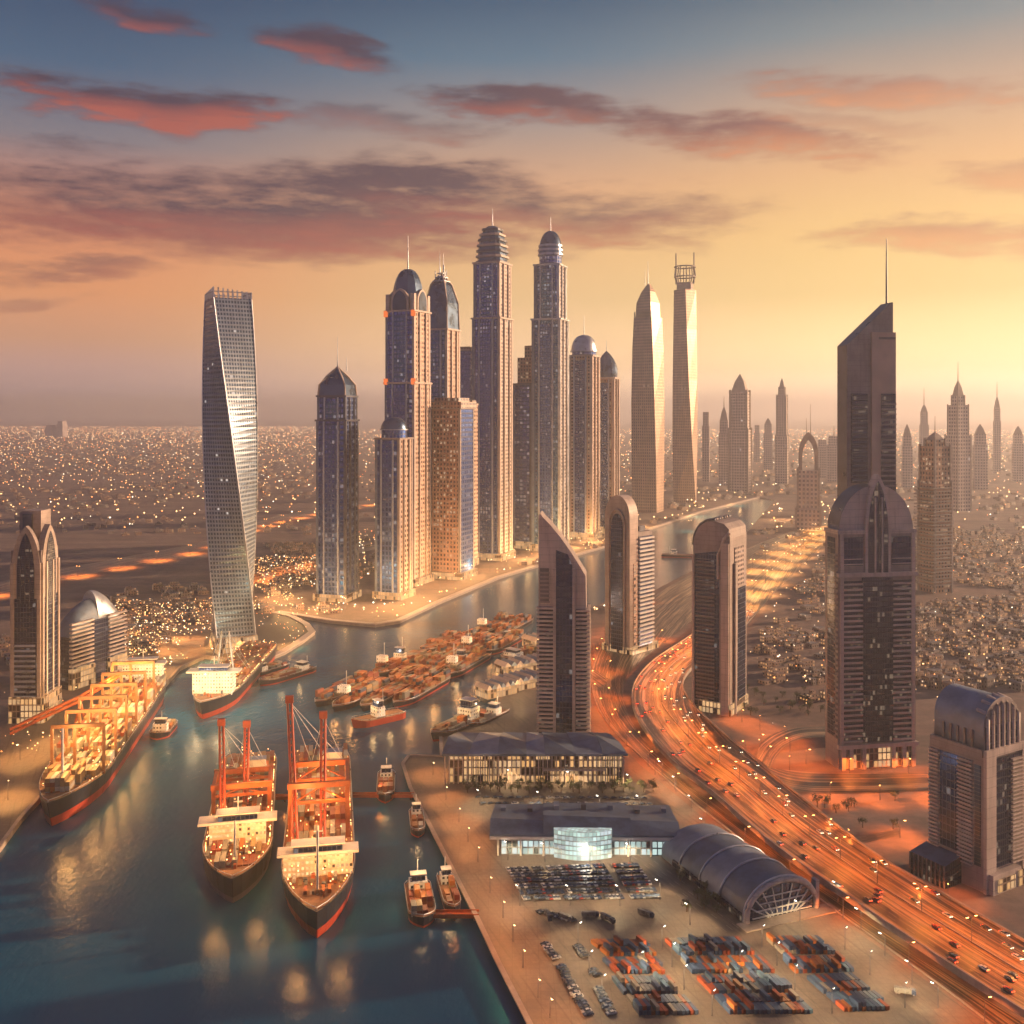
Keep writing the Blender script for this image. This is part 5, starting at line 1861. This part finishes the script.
# jetties and quay sheds
def jetty(label, a, c, w):
    A, C_ = G(*a, LZ), G(*c, LZ)
    o = thing('jetty', label, 'jetty', (A + C_) / 2, math.atan2((C_ - A).y, (C_ - A).x), 'jetties off the east quay')
    Lj = (C_ - A).length
    sub(o, 'walkway', crane_orange, lambda b: b.box(0, 0, -0.9, Lj, w, 0.9))
    for k in range(max(3, int(Lj / 12))):
        sub(o, 'pile', stone_dark, lambda b: b.tube([(-Lj / 2 + 2 + k * (Lj - 4) / max(2, int(Lj / 12) - 1), 0, -7), (-Lj / 2 + 2 + k * (Lj - 4) / max(2, int(Lj / 12) - 1), 0, -0.9)], 0.7, 8))
    for sy in (-1, 1):
        sub(o, 'rail', crane_orange, lambda b: b.box(0, sy * (w / 2 - 0.2), 0, Lj, 0.25, 1.1))
    lamp('jetty_light', o, (0, 0, 8), 900, SODIUM, 0.5)


jetty('orange-lit jetty between the two moored ships', (270, 797), (300, 797), 5)
jetty('long orange-lit jetty from the red-bowed ship to the quay', (346, 795), (414, 795), 4.5)
jetty('short orange-lit lower jetty holding the two tugs', (430, 914), (479, 914), 5)
for lab, px, py, w_, d_, rz in (('striped-roof quay shed nearest the creek behind the pleated hall', 497, 700, 40, 22, 38), ('second striped-roof shed between the creek shed and the blade tower', 518, 694, 48, 26, 38),
                                ('low golden-lit shed with a pale roof near the moored brown barge', 521, 676, 52, 20, 34), ('small pale-roofed shed by the water below the highway', 545, 650, 42, 24, 36)):
    t = Site('quay_shed', lab, 'shed', px, py, w_, d_, R(rz), 'quay sheds')
    bx(t, 'wall', 0, 0, 0, t.w * 0.96, t.d * 0.94, 8, fac_lobby)
    for k in range(7):
        b = MB()
        x0, x1 = -t.w / 2 + k * t.w / 7, -t.w / 2 + (k + 1) * t.w / 7
        b.loft([[(x0, y, 8), (x1, y, 8), (x1, y, 8.6), ((x0 + x1) / 2, y, 12), (x0, y, 8.6)] for y in (t.d / 2, -t.d / 2)])
        t.put(b, 'roof_bay', roof_pale if k % 2 else stone_pale)
    lamp('yard_light', t.root, (-t.w * 0.3, -t.d / 2 - 8, 13), 3500, WARM, 0.6)

# ------------------------------------------------------------------ container yard
CW_, CL_, CH_ = 1.55, 5.7, 1.8
proto = {}


def container(loc, rz, m, label, group):
    if m not in proto:
        b = MB()
        b.box(0, 0, 0, CW_, CL_, CH_ - 0.03)
        for sx in (-1, 1):
            for sy in (-1, 1):
                b.box(sx * (CW_ / 2 - 0.02), sy * (CL_ / 2 - 0.02), 0.0, 0.16, 0.16, CH_ + 0.02)
        o = b.build('shipping_container', cont_mats[m][1])
        proto[m] = o
        d_ = MB()
        d_.box(0, -CL_ / 2 - 0.05, 0.15, CW_ - 0.3, 0.06, CH_ - 0.35)
        for x in (-0.55, 0.55):
            d_.box(x, -CL_ / 2 - 0.12, 0.2, 0.08, 0.08, CH_ - 0.45)
        d_.build('door', cont_mats[m][1], o)
    else:
        o = copy_tree(proto[m])
    o.location = loc
    o.rotation_euler = (0, 0, rz)
    tag(o, label, 'container', group)
    return o


blocks = [('north-west', (588, 941, 643, 941), (609, 958, 657, 958), 1, 0.35), ('upper west', (601, 960, 656, 960), (617, 975, 669, 975), 1, 0.45), ('south-west', (610, 978, 668, 978), (640, 1017, 700, 1017), 2, 0.15),
          ('north-middle', (663, 940, 735, 938), (680, 957, 758, 957), 1, 0.2), ('upper middle', (680, 960, 760, 958), (692, 974, 776, 974), 1, 0.35), ('south-middle', (695, 978, 775, 976), (731, 1016, 815, 1016), 2, 0.25),
          ('north-east', (764, 938, 814, 936), (783, 956, 839, 957), 1, 0.35), ('upper east', (782, 960, 836, 958), (795, 974, 857, 973), 1, 0.3), ('south-east', (805, 978, 850, 975), (845, 1013, 897, 1012), 2, 0.15)]
hi_stack, fore_n = 0, len(single)
for nm_, (ax, ay, bx_, by), (cx_, cy2, dx_, dy_), rows, orange in sorted(blocks, key=lambda q: -q[2][1]):
    P00, P10, P01, P11 = G(ax, ay), G(bx_, by), G(cx_, cy2), G(dx_, dy_)
    n = int((P10 - P00).length / 1.72)
    run = (P01 - P00)
    rz = math.atan2(run.y, run.x) + PI / 2
    for r_ in range(rows * 2):
        for i in range(n):
            if random.random() < 0.04:
                continue
            f_ = (i + 0.5) / n
            top_, bot_ = P00.lerp(P10, f_), P01.lerp(P11, f_)
            c = top_.lerp(bot_, (r_ + 0.5 + (0.06 if r_ % 2 == 0 else -0.06)) / (rows * 2))
            c.z = LZ + 0.08
            hgt = 1 if random.random() < 0.82 else 2
            for k in range(hgt):
                m = random.choice((2, 0, 2, 0)) if random.random() < orange else random.choice((1, 3, 1, 1, 3, 4, 1, 0))
                nm2 = cont_mats[m][0]
                dat = (c + Vector((random.uniform(-0.05, 0.05), random.uniform(-0.2, 0.2), k * CH_)), rz + random.uniform(-0.012, 0.012), m)
                if k == 0 and hi_stack < 266:
                    container(*dat, '%s container in the %s block of the yard' % (nm2, nm_), '%s containers in the %s block' % (nm2, nm_))
                    hi_stack += 1
                else:
                    single.append(dat)
fore_ = fore_n
print('yard containers', hi_stack, 'left', len(single))
for j, (p, rz, m) in enumerate(single):
    if j < min(34, fore_):
        container(p, rz, m, '%s container on the foredeck of the red-bowed ship' % cont_mats[m][0], '%s containers on the foredeck' % cont_mats[m][0])
    else:
        n0 = len(cargo.v)
        cargo.box(0, 0, 0, CW_, CL_, CH_ - 0.05, m)
        mw = Matrix.Translation(p) @ Matrix.Rotation(rz, 4, 'Z')
        for q in range(n0, len(cargo.v)):
            cargo.v[q] = tuple(mw @ Vector(cargo.v[q]))
tag(cargo.build('shipping_containers', [m for _, m in cont_mats]), 'rows of rust, orange and blue containers stacked on ships and barges', kind='stuff')
# ------------------------------------------------------------------ street lamps
lamp_light = {}


def street_lamp(loc, rz, label, group, h=11.0, power=9000, col=SODIUM, arms=1, m=None):
    key = (h, power, col, arms)
    if key not in lamp_light:
        o = thing('street_lamp', label, 'street lamp', loc, rz, group)
        sub(o, 'pole', steel_dark, lambda b: b.tube([(0, 0, 0), (0, 0, h)], 0.22, 6, 0, 0.12))
        for a in range(arms):
            q = 1 if a == 0 else -1
            sub(o, 'arm', steel_dark, lambda b: b.tube([(0, 0, h - 0.2), (q * 1.2, 0, h + 0.5), (q * 2.4, 0, h + 0.5)], 0.1, 5))
            hd = sub(o, 'lamp_head', steel_dark, lambda b: b.box(q * 2.6, 0, h + 0.45, 1.5, 0.6, 0.25))
            sub(hd, 'lamp_glass', m or glow_amber, lambda b: b.box(q * 2.6, 0, h + 0.2, 1.2, 0.5, 0.24))
        lamp('lamp_light', o, (0, 0, h - 0.4), power, col, 0.5, h < 16 or h == 18)
        lamp_light[key] = o
    else:
        o = copy_tree(lamp_light[key])
        o.location = loc
        o.rotation_euler = (0, 0, rz)
        tag(o, label, 'street lamp', group)
    return o


def along(pts, step, start=0.0):
    acc, out, nxt = 0.0, [], start
    for a, b in zip(pts, pts[1:]):
        L_ = (b - a).length
        while nxt <= acc + L_:
            out.append((a.lerp(b, (nxt - acc) / L_), (b - a).normalized()))
            nxt += step
        acc += L_
    return out


def yaw(d):
    return math.atan2(d.y, d.x) - PI / 2


for p, d in along(mid_, 30, 10):
    if p.y > 1250:
        continue
    street_lamp(p + Vector((0, 0, 0.7)), yaw(d), 'double-armed amber street lamp on the divider of the raised highway', 'lamps on the highway divider', 11, 100000, (1.0, 0.24, 0.03), 2)
for p, d in along([a * 0.5 + b * 0.5 for a, b in zip(FA, FB)], 95, 0):
    if p.y > 1250:
        street_lamp(p + Vector((0, 0, 0.1)), yaw(d), 'tall double-armed lamp on the far straight of the highway', 'lamps on the far highway', 18, 240000, (1.0, 0.50, 0.15), 2, glow_warm)
for p, d in along(LA, 44, 10):
    if p.y < 1300:
        street_lamp(p - Vector((d.y, -d.x, 0)) * -1.5, yaw(d) + PI, 'single-armed amber lamp beside the dark service road', 'lamps on the service road', 10, 42000, (1.0, 0.20, 0.025), 1)
    elif p.y < 2600:
        pass
for p, d in along(LB, 110, 30):
    if p.y > 1250:
        street_lamp(p, yaw(d), 'tall lamp on the far straight of the service road', 'lamps on the far service road', 18, 170000, (1.0, 0.48, 0.14), 2, glow_warm)
for p, d in along(BB, 40, 8):
    if p.x < 420:
        street_lamp(p, yaw(d), 'amber lamp beside the straight branch road', 'lamps on the branch road', 10.5, 60000, (1.0, 0.20, 0.025), 1)
for p, d in along(D1, 85, 20):
    street_lamp(p, yaw(d), 'amber lamp along the desert road behind the twisted tower', 'lamps on the desert road', 15, 130000, SODIUM, 2)
for (x, y) in ((262, 581), (276, 576), (290, 572), (305, 567)):
    street_lamp(G(x, y), 0.3, 'amber lamp on the road behind the marina pyramid tower', 'lamps on the marina road', 15.5, 130000, SODIUM, 2)
for (x, y) in ((608, 672), (590, 668), (612, 700), (618, 722), (760, 748), (785, 741), (806, 764), (706, 742), (742, 722), (850, 850), (900, 838), (948, 902), (920, 905), (760, 730), (768, 760), (790, 752), (830, 760), (870, 765), (905, 763), (880, 800), (830, 800), (935, 800), (640, 745), (655, 775), (660, 640), (828, 838)):
    street_lamp(G(x, y), random.random() * 6, 'amber lamp on the sandy ground between the highway and the towers', 'lamps on the sandy ground', 10.2, 30000, (1.0, 0.22, 0.03), 1)
for (x, y) in ((424, 775), (437, 800), (450, 822), (459, 842), (469, 862), (481, 893), (494, 918), (504, 942), (514, 968), (529, 998), (541, 1018)):
    street_lamp(G(x + 9, y), -1.3, 'orange lamp on the promenade along the east quay', 'lamps on the east quay', 9, 30000, (1.0, 0.36, 0.10), 1, glow_warm)
for (x, y) in ((662, 776), (676, 792), (692, 812), (704, 836), (838, 902), (861, 930), (885, 956), (912, 985), (938, 1008), (600, 812), (480, 806), (540, 808), (510, 785), (570, 787), (630, 790), (640, 812), (508, 860), (545, 862), (590, 862), (630, 862), (520, 906), (570, 906), (620, 906), (660, 900), (690, 925), (800, 922), (650, 835)):
    street_lamp(G(x, y), 2.2, 'warm white lamp on the edge of the terminal grounds', 'lamps round the terminal', 9.1, 24000, (1.0, 0.66, 0.32), 1, glow_white)
for (x, y) in ((578, 945), (589, 975), (602, 1000), (662, 949), (672, 967), (684, 990), (712, 1016), (762, 948), (777, 966), (795, 990), (832, 1014), (845, 950), (870, 975), (905, 1008), (640, 976), (740, 975)):
    street_lamp(G(x, y), 1.0, 'warm lamp in an aisle of the container yard', 'lamps in the container yard', 9.2, 34000, (1.0, 0.62, 0.28), 1, glow_white)
for (x, y) in ((150, 690), (165, 672), (140, 665), (180, 655), (120, 655), (205, 648), (160, 650), (130, 640), (190, 640), (240, 652), (265, 652), (290, 646), (20, 760), (8, 800), (60, 742), (110, 715), (215, 660), (170, 640)):
    street_lamp(G(x, y), random.random() * 6, 'warm lamp on the busy west quay below the twisted tower', 'lamps on the west quay', 11.3, 60000, AMBER, 1, glow_warm)
# bright lamps at the feet of the marina towers
for (x, y) in ((300, 612), (345, 612), (375, 612), (405, 608), (420, 598), (440, 590), (455, 585), (472, 577), (490, 571), (508, 566), (528, 560), (548, 555), (570, 548), (592, 542), (615, 534), (640, 527), (280, 600)):
    street_lamp(G(x, y), random.random() * 6, 'bright lamp on the marina promenade at the feet of the towers', 'lamps on the marina promenade', 17, 130000, (1.0, 0.52, 0.18), 2, glow_warm)
for (x, y) in ((700, 516), (740, 505), (780, 520), (690, 530), (730, 520)):
    street_lamp(G(x, y), 0.4, 'bright lamp beside the far end of the creek', 'lamps at the far creek', 20, 110000, (1.0, 0.55, 0.22), 2, glow_warm)

# ------------------------------------------------------------------ cars
car_paint = [(n_, plain(n_ + '_car_paint', c_, 0.3, 0.2, 0.15, 0.5)) for n_, c_ in (('black', (0.015, 0.016, 0.02)), ('navy', (0.02, 0.035, 0.08)), ('grey', (0.12, 0.125, 0.13)), ('silver', (0.4, 0.4, 0.4)), ('red', (0.25, 0.03, 0.015)), ('white', (0.65, 0.63, 0.6)))]
car_mesh = {}


def car(kind, loc, rz, ci, label, group, lights):
    key = (kind, ci)
    if key not in car_mesh:
        b = MB()
        rings = []
        for z, w_, y0, y1 in ((0.28, 0.86, -2.15, 2.15), (0.55, 0.94, -2.3, 2.28), (0.86, 0.92, -2.26, 2.26), (0.95, 0.86, -2.1, 2.15)):
            rings.append([(-w_, y0, z), (w_, y0, z), (w_, y1, z), (-w_, y1, z)])
        b.loft(rings, 0)
        b.loft([[(-0.82, -1.1, 0.95), (0.82, -1.1, 0.95), (0.82, 1.75, 0.95), (-0.82, 1.75, 0.95)], [(-0.66, -0.4, 1.42), (0.66, -0.4, 1.42), (0.66, 1.1, 1.42), (-0.66, 1.1, 1.42)]], 1)
        b.box(0, 0.35, 1.421, 1.3, 1.45, 0.05, 0)
        for sx in (-0.86, 0.86):
            for sy in (-1.4, 1.4):
                b.loft([[(sx + q, sy + 0.33 * math.cos(a), 0.33 + 0.33 * math.sin(a)) for a in [PI * 2 * k / 8 for k in range(8)]] for q in (0.1, -0.1)], 2)
        if lights:
            for sx in (-0.6, 0.6):
                b.box(sx, -2.3, 0.55, 0.5, 0.14, 0.24, 3)
                b.box(sx, 2.3, 0.58, 0.55, 0.14, 0.26, 4)
        o = b.build(kind, [car_paint[ci][1], glass_dark, stone_dark, car_white, glow_red])
        car_mesh[key] = o
    else:
        o = car_mesh[key].copy()
        COL.objects.link(o)
    o.location = loc
    o.rotation_euler = (0, 0, rz)
    tag(o, label, 'car', group)
    return o


for lot, P, nc, nr in (('larger', ((505, 868), (603, 864), (524, 902), (625, 901)), 27, 6), ('smaller', ((612, 864), (636, 863), (632, 901), (662, 900)), 10, 6)):
    P00, P10, P01, P11 = [G(*q) for q in P]
    run = P01 - P00
    rz = math.atan2(run.y, run.x) + PI / 2
    for j in range(nr):
        for i in range(nc):
            if random.random() < 0.06:
                continue
            c = P00.lerp(P10, (i + 0.5) / nc).lerp(P01.lerp(P11, (i + 0.5) / nc), (j + 0.5) / nr)
            c.z = LZ + 0.08
            ci = random.choice((0, 0, 1, 1, 1, 2, 2, 3, 4, 5))
            car('parked_car', c, rz + (PI if random.random() < 0.3 else 0), ci, '%s car parked in the %s lot before the blue-grey hall' % (car_paint[ci][0], lot), '%s cars in the %s lot' % (car_paint[ci][0], lot), False)
n_h = 0
for lane, f_ in enumerate((0.08, 0.16, 0.24, 0.32, 0.40, 0.60, 0.68, 0.76, 0.84, 0.92)):
    pts = [a.lerp(b, f_) for a, b in zip(FA, FB)]
    for p, d in along(pts, 46, random.uniform(0, 40)):
        if p.y > 1250 or p.y < 380 or random.random() < 0.15:
            continue
        away = lane >= 5
        ci = random.choice((0, 1, 2, 3, 5, 4))
        car('highway_car', p + Vector((0, 0, 0.05)) + d * random.uniform(-12, 12), yaw(d) + (PI if away else 0), ci,
            '%s car with its lamps lit on the %s side of the raised highway' % (car_paint[ci][0], 'inner' if away else 'creek'), '%s cars on the %s lanes' % (car_paint[ci][0], 'inner' if away else 'creek'), True)
# lorries and loose cars standing on the open apron
tr = None
for (x, y, a) in ((548, 918, 0.2), (566, 920, 0.9), (590, 917, 1.6), (608, 921, 0.7), (646, 916, 0.9), (700, 944, 1.2), (880, 915, 0.8), (905, 994, 1.3)):
    if tr is None:
        tr = thing('lorry', 'dark lorry with a box trailer standing on the open terminal apron', 'lorry', G(x, y), a, 'lorries on the apron')
        c_ = sub(tr, 'cab', car_paint[1][1], lambda b: (b.box(0, -4.6, 0.5, 2.4, 2.2, 2.3), b.box(0, -4.3, 2.8, 2.3, 1.5, 0.5)))
        sub(c_, 'windscreen', glass_dark, lambda b: b.box(0, -5.72, 1.7, 2.1, 0.06, 0.9))
        sub(tr, 'trailer', car_paint[2][1], lambda b: b.box(0, 1.2, 0.9, 2.5, 9.0, 2.6))
        for sx in (-1.05, 1.05):
            for sy in (-4.5, 3.2, 4.6):
                sub(tr, 'wheel', stone_dark, lambda b: b.loft([[(sx + q, sy + 0.5 * math.cos(w_), 0.5 + 0.5 * math.sin(w_)) for w_ in [PI * 2 * k / 10 for k in range(10)]] for q in (0.16, -0.16)]))
        o = tr
    else:
        o = copy_tree(tr)
        o.location = G(x, y)
        o.rotation_euler = (0, 0, a)
    o.location.z = LZ + 0.08
    o.scale = (0.75, 0.75, 0.75)
for (x0, y0, x1, y1, n, lab) in ((545, 944, 556, 960, 7, 'in the short file at the west of the yard'), (560, 966, 588, 1017, 17, 'in the long file along the west of the yard'), (576, 946, 586, 958, 5, 'beside the north-west container block'),
                                 (591, 970, 597, 977, 3, 'beside the upper west container block'), (597, 988, 612, 1016, 9, 'beside the south-west container block'), (474, 798, 648, 799, 22, 'in the upper row between the two halls'), (478, 804, 654, 805, 22, 'in the lower row between the two halls'), (538, 912, 575, 922, 10, 'among the lorries on the apron')):
    for i in range(n):
        f_ = (i + 0.5) / n
        c = G(x0 + (x1 - x0) * f_ + random.uniform(-1.2, 1.2), y0 + (y1 - y0) * f_)
        c.z = LZ + 0.08
        ci = random.choice((0, 1, 2, 0, 3))
        car('parked_car', c, random.choice((-1.2, -1.25, 1.9)), ci, '%s car %s' % (car_paint[ci][0], lab), '%s cars %s' % (car_paint[ci][0], lab), False)

# ------------------------------------------------------------------ shrubs and trees before the pleated hall
protos = []
for v_ in range(3):
    o = thing('tree', '', 'tree', (0, 0, 0))
    sub(o, 'trunk', bark, lambda b: (b.tube([(0, 0, 0), (0.1, 0, 1.6), (0.2, 0.1, 3.0)], 0.28, 6, 0, 0.12), b.tube([(0.1, 0, 1.6), (0.9, 0.3, 2.8)], 0.12, 5, 0, 0.06), b.tube([(0.1, 0, 1.7), (-0.8, -0.4, 3.0)], 0.12, 5, 0, 0.06)))

    def crown(b):
        cl = [(random.uniform(-1.6, 1.6), random.uniform(-1.6, 1.6), random.uniform(2.6, 4.6), random.uniform(0.7, 1.3)) for _ in range(9)]
        for k in range(420):
            x, y, z, r = random.choice(cl)
            q = Vector((random.gauss(0, 1), random.gauss(0, 1), random.gauss(0, 0.8))).normalized() * r * random.uniform(0.6, 1.05)
            c = Vector((x, y, z)) + q
            u_ = Vector((random.uniform(-1, 1), random.uniform(-1, 1), random.uniform(-1, 1))).normalized() * 0.22
            w_ = u_.cross(Vector((random.uniform(-1, 1), random.uniform(-1, 1), 1))).normalized() * 0.16
            b.face([c - u_, c + w_, c + u_, c - w_])
    sub(o, 'crown', leafm, crown)
    protos.append(o)
spots = []
for row, y in enumerate((788, 792)):
    for i in range(19):
        spots.append((466 + i * 10.4 + random.uniform(-3, 3) + row * 1.5, y + random.uniform(-1.5, 1.5), 'bushy tree in the planted strip before the pleated-roof hall', 'trees before the pleated hall'))
for i in range(14):
    spots.append((688 + random.uniform(-10, 34), 885 + random.uniform(-14, 30), 'small dark tree in the garden along the vaulted hall', 'trees along the vaulted hall'))
for i in range(26):
    spots.append((random.uniform(745, 822), random.uniform(690, 716), 'dark tree on the sandy ground inside the highway bend', 'trees inside the highway bend'))
for i in range(14):
    spots.append((random.uniform(800, 915), random.uniform(800, 832), 'scattered scrub tree below the branch road', 'trees below the branch road'))
for k, (x, y, lab, grp) in enumerate(spots):
    o = protos[k] if k < 3 else copy_tree(protos[k % 3])
    o.location = G(x, y)
    o.rotation_euler = (0, 0, random.random() * 6.28)
    q = random.uniform(0.9, 1.5)
    o.scale = (q, q, q * random.uniform(0.8, 1.1))
    tag(o, lab, 'tree', grp)

# ------------------------------------------------------------------ low-rise town
house_wall = [facade('sand_house_wall', (0.28, 0.19, 0.145), (0.06, 0.05, 0.05), 3.4, 3.4, 0.4, 0.45, 0.3, (1, 0.45, 0.14), 1.8, 0.2, litblk=0),
              facade('pink_house_wall', (0.25, 0.16, 0.125), (0.06, 0.05, 0.05), 3.2, 3.4, 0.42, 0.45, 0.35, (1, 0.4, 0.1), 1.8, 0.2, litblk=0),
              facade('grey_house_wall', (0.19, 0.16, 0.15), (0.06, 0.05, 0.05), 3.4, 3.4, 0.4, 0.45, 0.25, (1, 0.55, 0.22), 1.8, 0.2, litblk=0)]
house_roof = [plain('dusty_roof', (0.25, 0.18, 0.14), 0.85, 0, 0.3, 0.03), plain('brown_roof', (0.19, 0.13, 0.105), 0.85, 0, 0.3, 0.03), plain('grey_roof', (0.17, 0.16, 0.16), 0.8, 0, 0.3, 0.03)]
roads_pts = [(p.x, p.y) for P in (FA, FB, LA, LB, mid_, BA, BB, D1, D2) for p in P]
cells = {}
for x, y in roads_pts:
    cells.setdefault((int(x // 60), int(y // 60)), []).append((x, y))


def free(x, y, rad=30):
    if inside(water_poly, x, y):
        return False
    i, j = int(x // 60), int(y // 60)
    for a in (-1, 0, 1):
        for c in (-1, 0, 1):
            for (u, v) in cells.get((i + a, j + c), ()):
                if (u - x) ** 2 + (v - y) ** 2 < rad * rad:
                    return False
    return True


for o in COL.objects:                                    # keep clear of the towers
    if o.get('category') in ('tower', 'hall', 'office building', 'shed'):
        for a in range(-2, 3):
            for c in range(-2, 3):
                x, y = o.location.x + a * 22, o.location.y + c * 22
                cells.setdefault((int(x // 60), int(y // 60)), []).append((x, y))
zones = [  # px0, px1, py0, py1, count, label, height
    (905, 1035, 596, 690, 430, 'on the plain below the brown balcony tower', 2),
    (755, 835, 575, 720, 120, 'between the highway bend and the domed stone tower', 1),
    (760, 1035, 532, 600, 900, '', 1),
    (-20, 320, 432, 535, 5200, '', 1),
    (320, 640, 432, 520, 1500, '', 1),
    (640, 1040, 434, 535, 3600, '', 1),
    (95, 205, 600, 668, 130, 'on the west bank below the twisted tower', 1),
    (258, 335, 545, 612, 170, 'around the foot of the marina pyramid tower', 1),
    (340, 640, 530, 600, 240, '', 1),
    (120, 205, 588, 602, 40, 'by the dark plots beside the twisted tower', 1),
    (-20, 60, 640, 700, 40, 'behind the gabled tower on the west bank', 1),
]
town = MB()
town_mats = house_wall + house_roof
indiv = 0
hproto = {}
for (x0, x1, y0, y1, n, lab, hh) in zones:
    d0, d1 = spx(y1) * FPX, spx(y0) * FPX
    for k in range(int(n * (1.9 if y1 > 540 else 1.15))):
        # even over the ground, thinning with distance
        f_ = random.random()
        d = (d0 ** 1.4 + f_ * (d1 ** 1.4 - d0 ** 1.4)) ** (1 / 1.4)
        px = random.uniform(x0, x1)
        X_ = (px - 512) * d / FPX
        g_ = 42.0 if d > 2200 else 21.0
        ca, sa = 0.866, 0.5
        u, v = X_ * ca + d * sa, -X_ * sa + d * ca
        iu, iv = round(u / g_), round(v / g_)
        if iu % 6 == 0 or iv % 5 == 0:
            continue
        u, v = round(u / g_) * g_ + random.uniform(-5, 5), round(v / g_) * g_ + random.uniform(-5, 5)
        x, y = u * ca - v * sa, u * sa + v * ca
        if math.sin(x * 0.004 + 1.3) * math.sin(y * 0.0031) < -0.45 and d > 2300:
            continue
        if not free(x, y, 30 if d < 2500 else 40):
            continue
        w_, l_, h_ = random.uniform(8, 15), random.uniform(7, 13), random.choice((3.6, 6, 6, 7, 9 if hh > 1 else 5))
        if d > 2500:
            w_, l_, h_ = w_ * 1.7, l_ * 1.7, h_ * 1.3
        m = random.randrange(3)
        if lab and indiv < 300 and d < 1700:
            key = (m, random.randrange(3))
            if key not in hproto:
                o = thing('house', '', 'house', (0, 0, 0))
                b = MB()
                shaft(b, 16, 13, 0, 7, (0, 0, 0, 0), 0)
                b.build('wall', [house_wall[m]], o)
                b = MB()
                b.box(0, 0, 7, 16.6, 13.6, 0.8)
                rf = b.build('roof', house_roof[m], o)
                b = MB()
                b.box(3 - 3 * key[1], 2, 7.8, 4.5, 4, 2.4)
                b.build('stair_hut', house_wall[m], rf)
                b = MB()
                b.tube([(-4, -3 + 2 * key[1], 7.8), (-4, -3 + 2 * key[1], 9.6)], 1.0, 8)
                b.build('water_tank', white_paint, rf)
                hproto[key] = o
            else:
                o = copy_tree(hproto[key])
            o.location = (x, y, LZ)
            o.rotation_euler = (0, 0, R(30) + random.choice((0, PI / 2, PI)))
            o.scale = (w_ / 16, l_ / 13, h_ / 7)
            nm_ = ('sand-coloured', 'reddish', 'grey')[m]
            tag(o, '%s flat-roofed house %s' % (nm_, lab), 'house', '%s houses %s' % (nm_, lab))
            indiv += 1
        else:
            n0 = len(town.v)
            f0 = len(town.m)
            town.box(x, y, LZ, w_, l_, h_, m, R(30))
            town.m[-1] = 3 + m
            if random.random() < 0.5:
                town.box(x + random.uniform(-3, 3), y + random.uniform(-3, 3), LZ + h_, w_ * 0.4, l_ * 0.4, 3.0, m, R(30))
tag(town.build('houses', town_mats), 'thousands of low flat-roofed houses spread over the plain', kind='stuff')
print('houses', indiv)

# ------------------------------------------------------------------ far lamps of the town, too many to count
dots = MB()


def dot(p, r, m):
    i = len(dots.v)
    for v in ((0, 0, -1), (1, 0, 0), (0, 1, 0), (-1, 0, 0), (0, -1, 0), (0, 0, 1)):
        dots.v.append((p[0] + v[0] * r, p[1] + v[1] * r, p[2] + v[2] * r))
    for a, b, c in ((0, 2, 1), (0, 3, 2), (0, 4, 3), (0, 1, 4), (5, 1, 2), (5, 2, 3), (5, 3, 4), (5, 4, 1)):
        dots.f.append((i + a, i + b, i + c))
        dots.uv.append([(0, 0)] * 3)
        dots.m.append(m)
        dots.sm.append(False)


for (x0, x1, y0, y1, n, rr, hs_) in ((-20, 330, 427, 530, 4200, 2.2, 9), (320, 1040, 430, 535, 4600, 2.4, 9), (760, 1035, 540, 690, 420, 0.9, 7), (95, 250, 605, 690, 1100, 0.8, 6), (240, 345, 560, 618, 520, 1.0, 6),
                                     (340, 650, 530, 620, 900, 1.3, 6), (210, 306, 618, 655, 160, 0.6, 5), (640, 1000, 640, 760, 60, 0.6, 7), (-10, 110, 690, 760, 160, 0.7, 6)):
    d0, d1 = spx(y1) * FPX, spx(y0) * FPX
    for k in range(n):
        f_ = random.random()
        d = (d0 ** 1.2 + f_ * (d1 ** 1.2 - d0 ** 1.2)) ** (1 / 1.2)
        px = random.uniform(x0, x1)
        x, y = (px - 512) * d / FPX, d
        if inside(water_poly, x, y) or not free(x, y, 12):
            continue
        r = rr * random.uniform(0.35, 0.9) * (max(1.0, d / 3500.0) ** 0.8)
        dot((x, y, LZ + hs_ * random.uniform(0.6, 1.6)), r, 0 if random.random() < 0.6 else (1 if random.random() < 0.7 else 2))
tag(dots.build('city_lights', [city_warm, city_amber, city_white]), 'countless small warm lamps glittering over the town', kind='stuff')
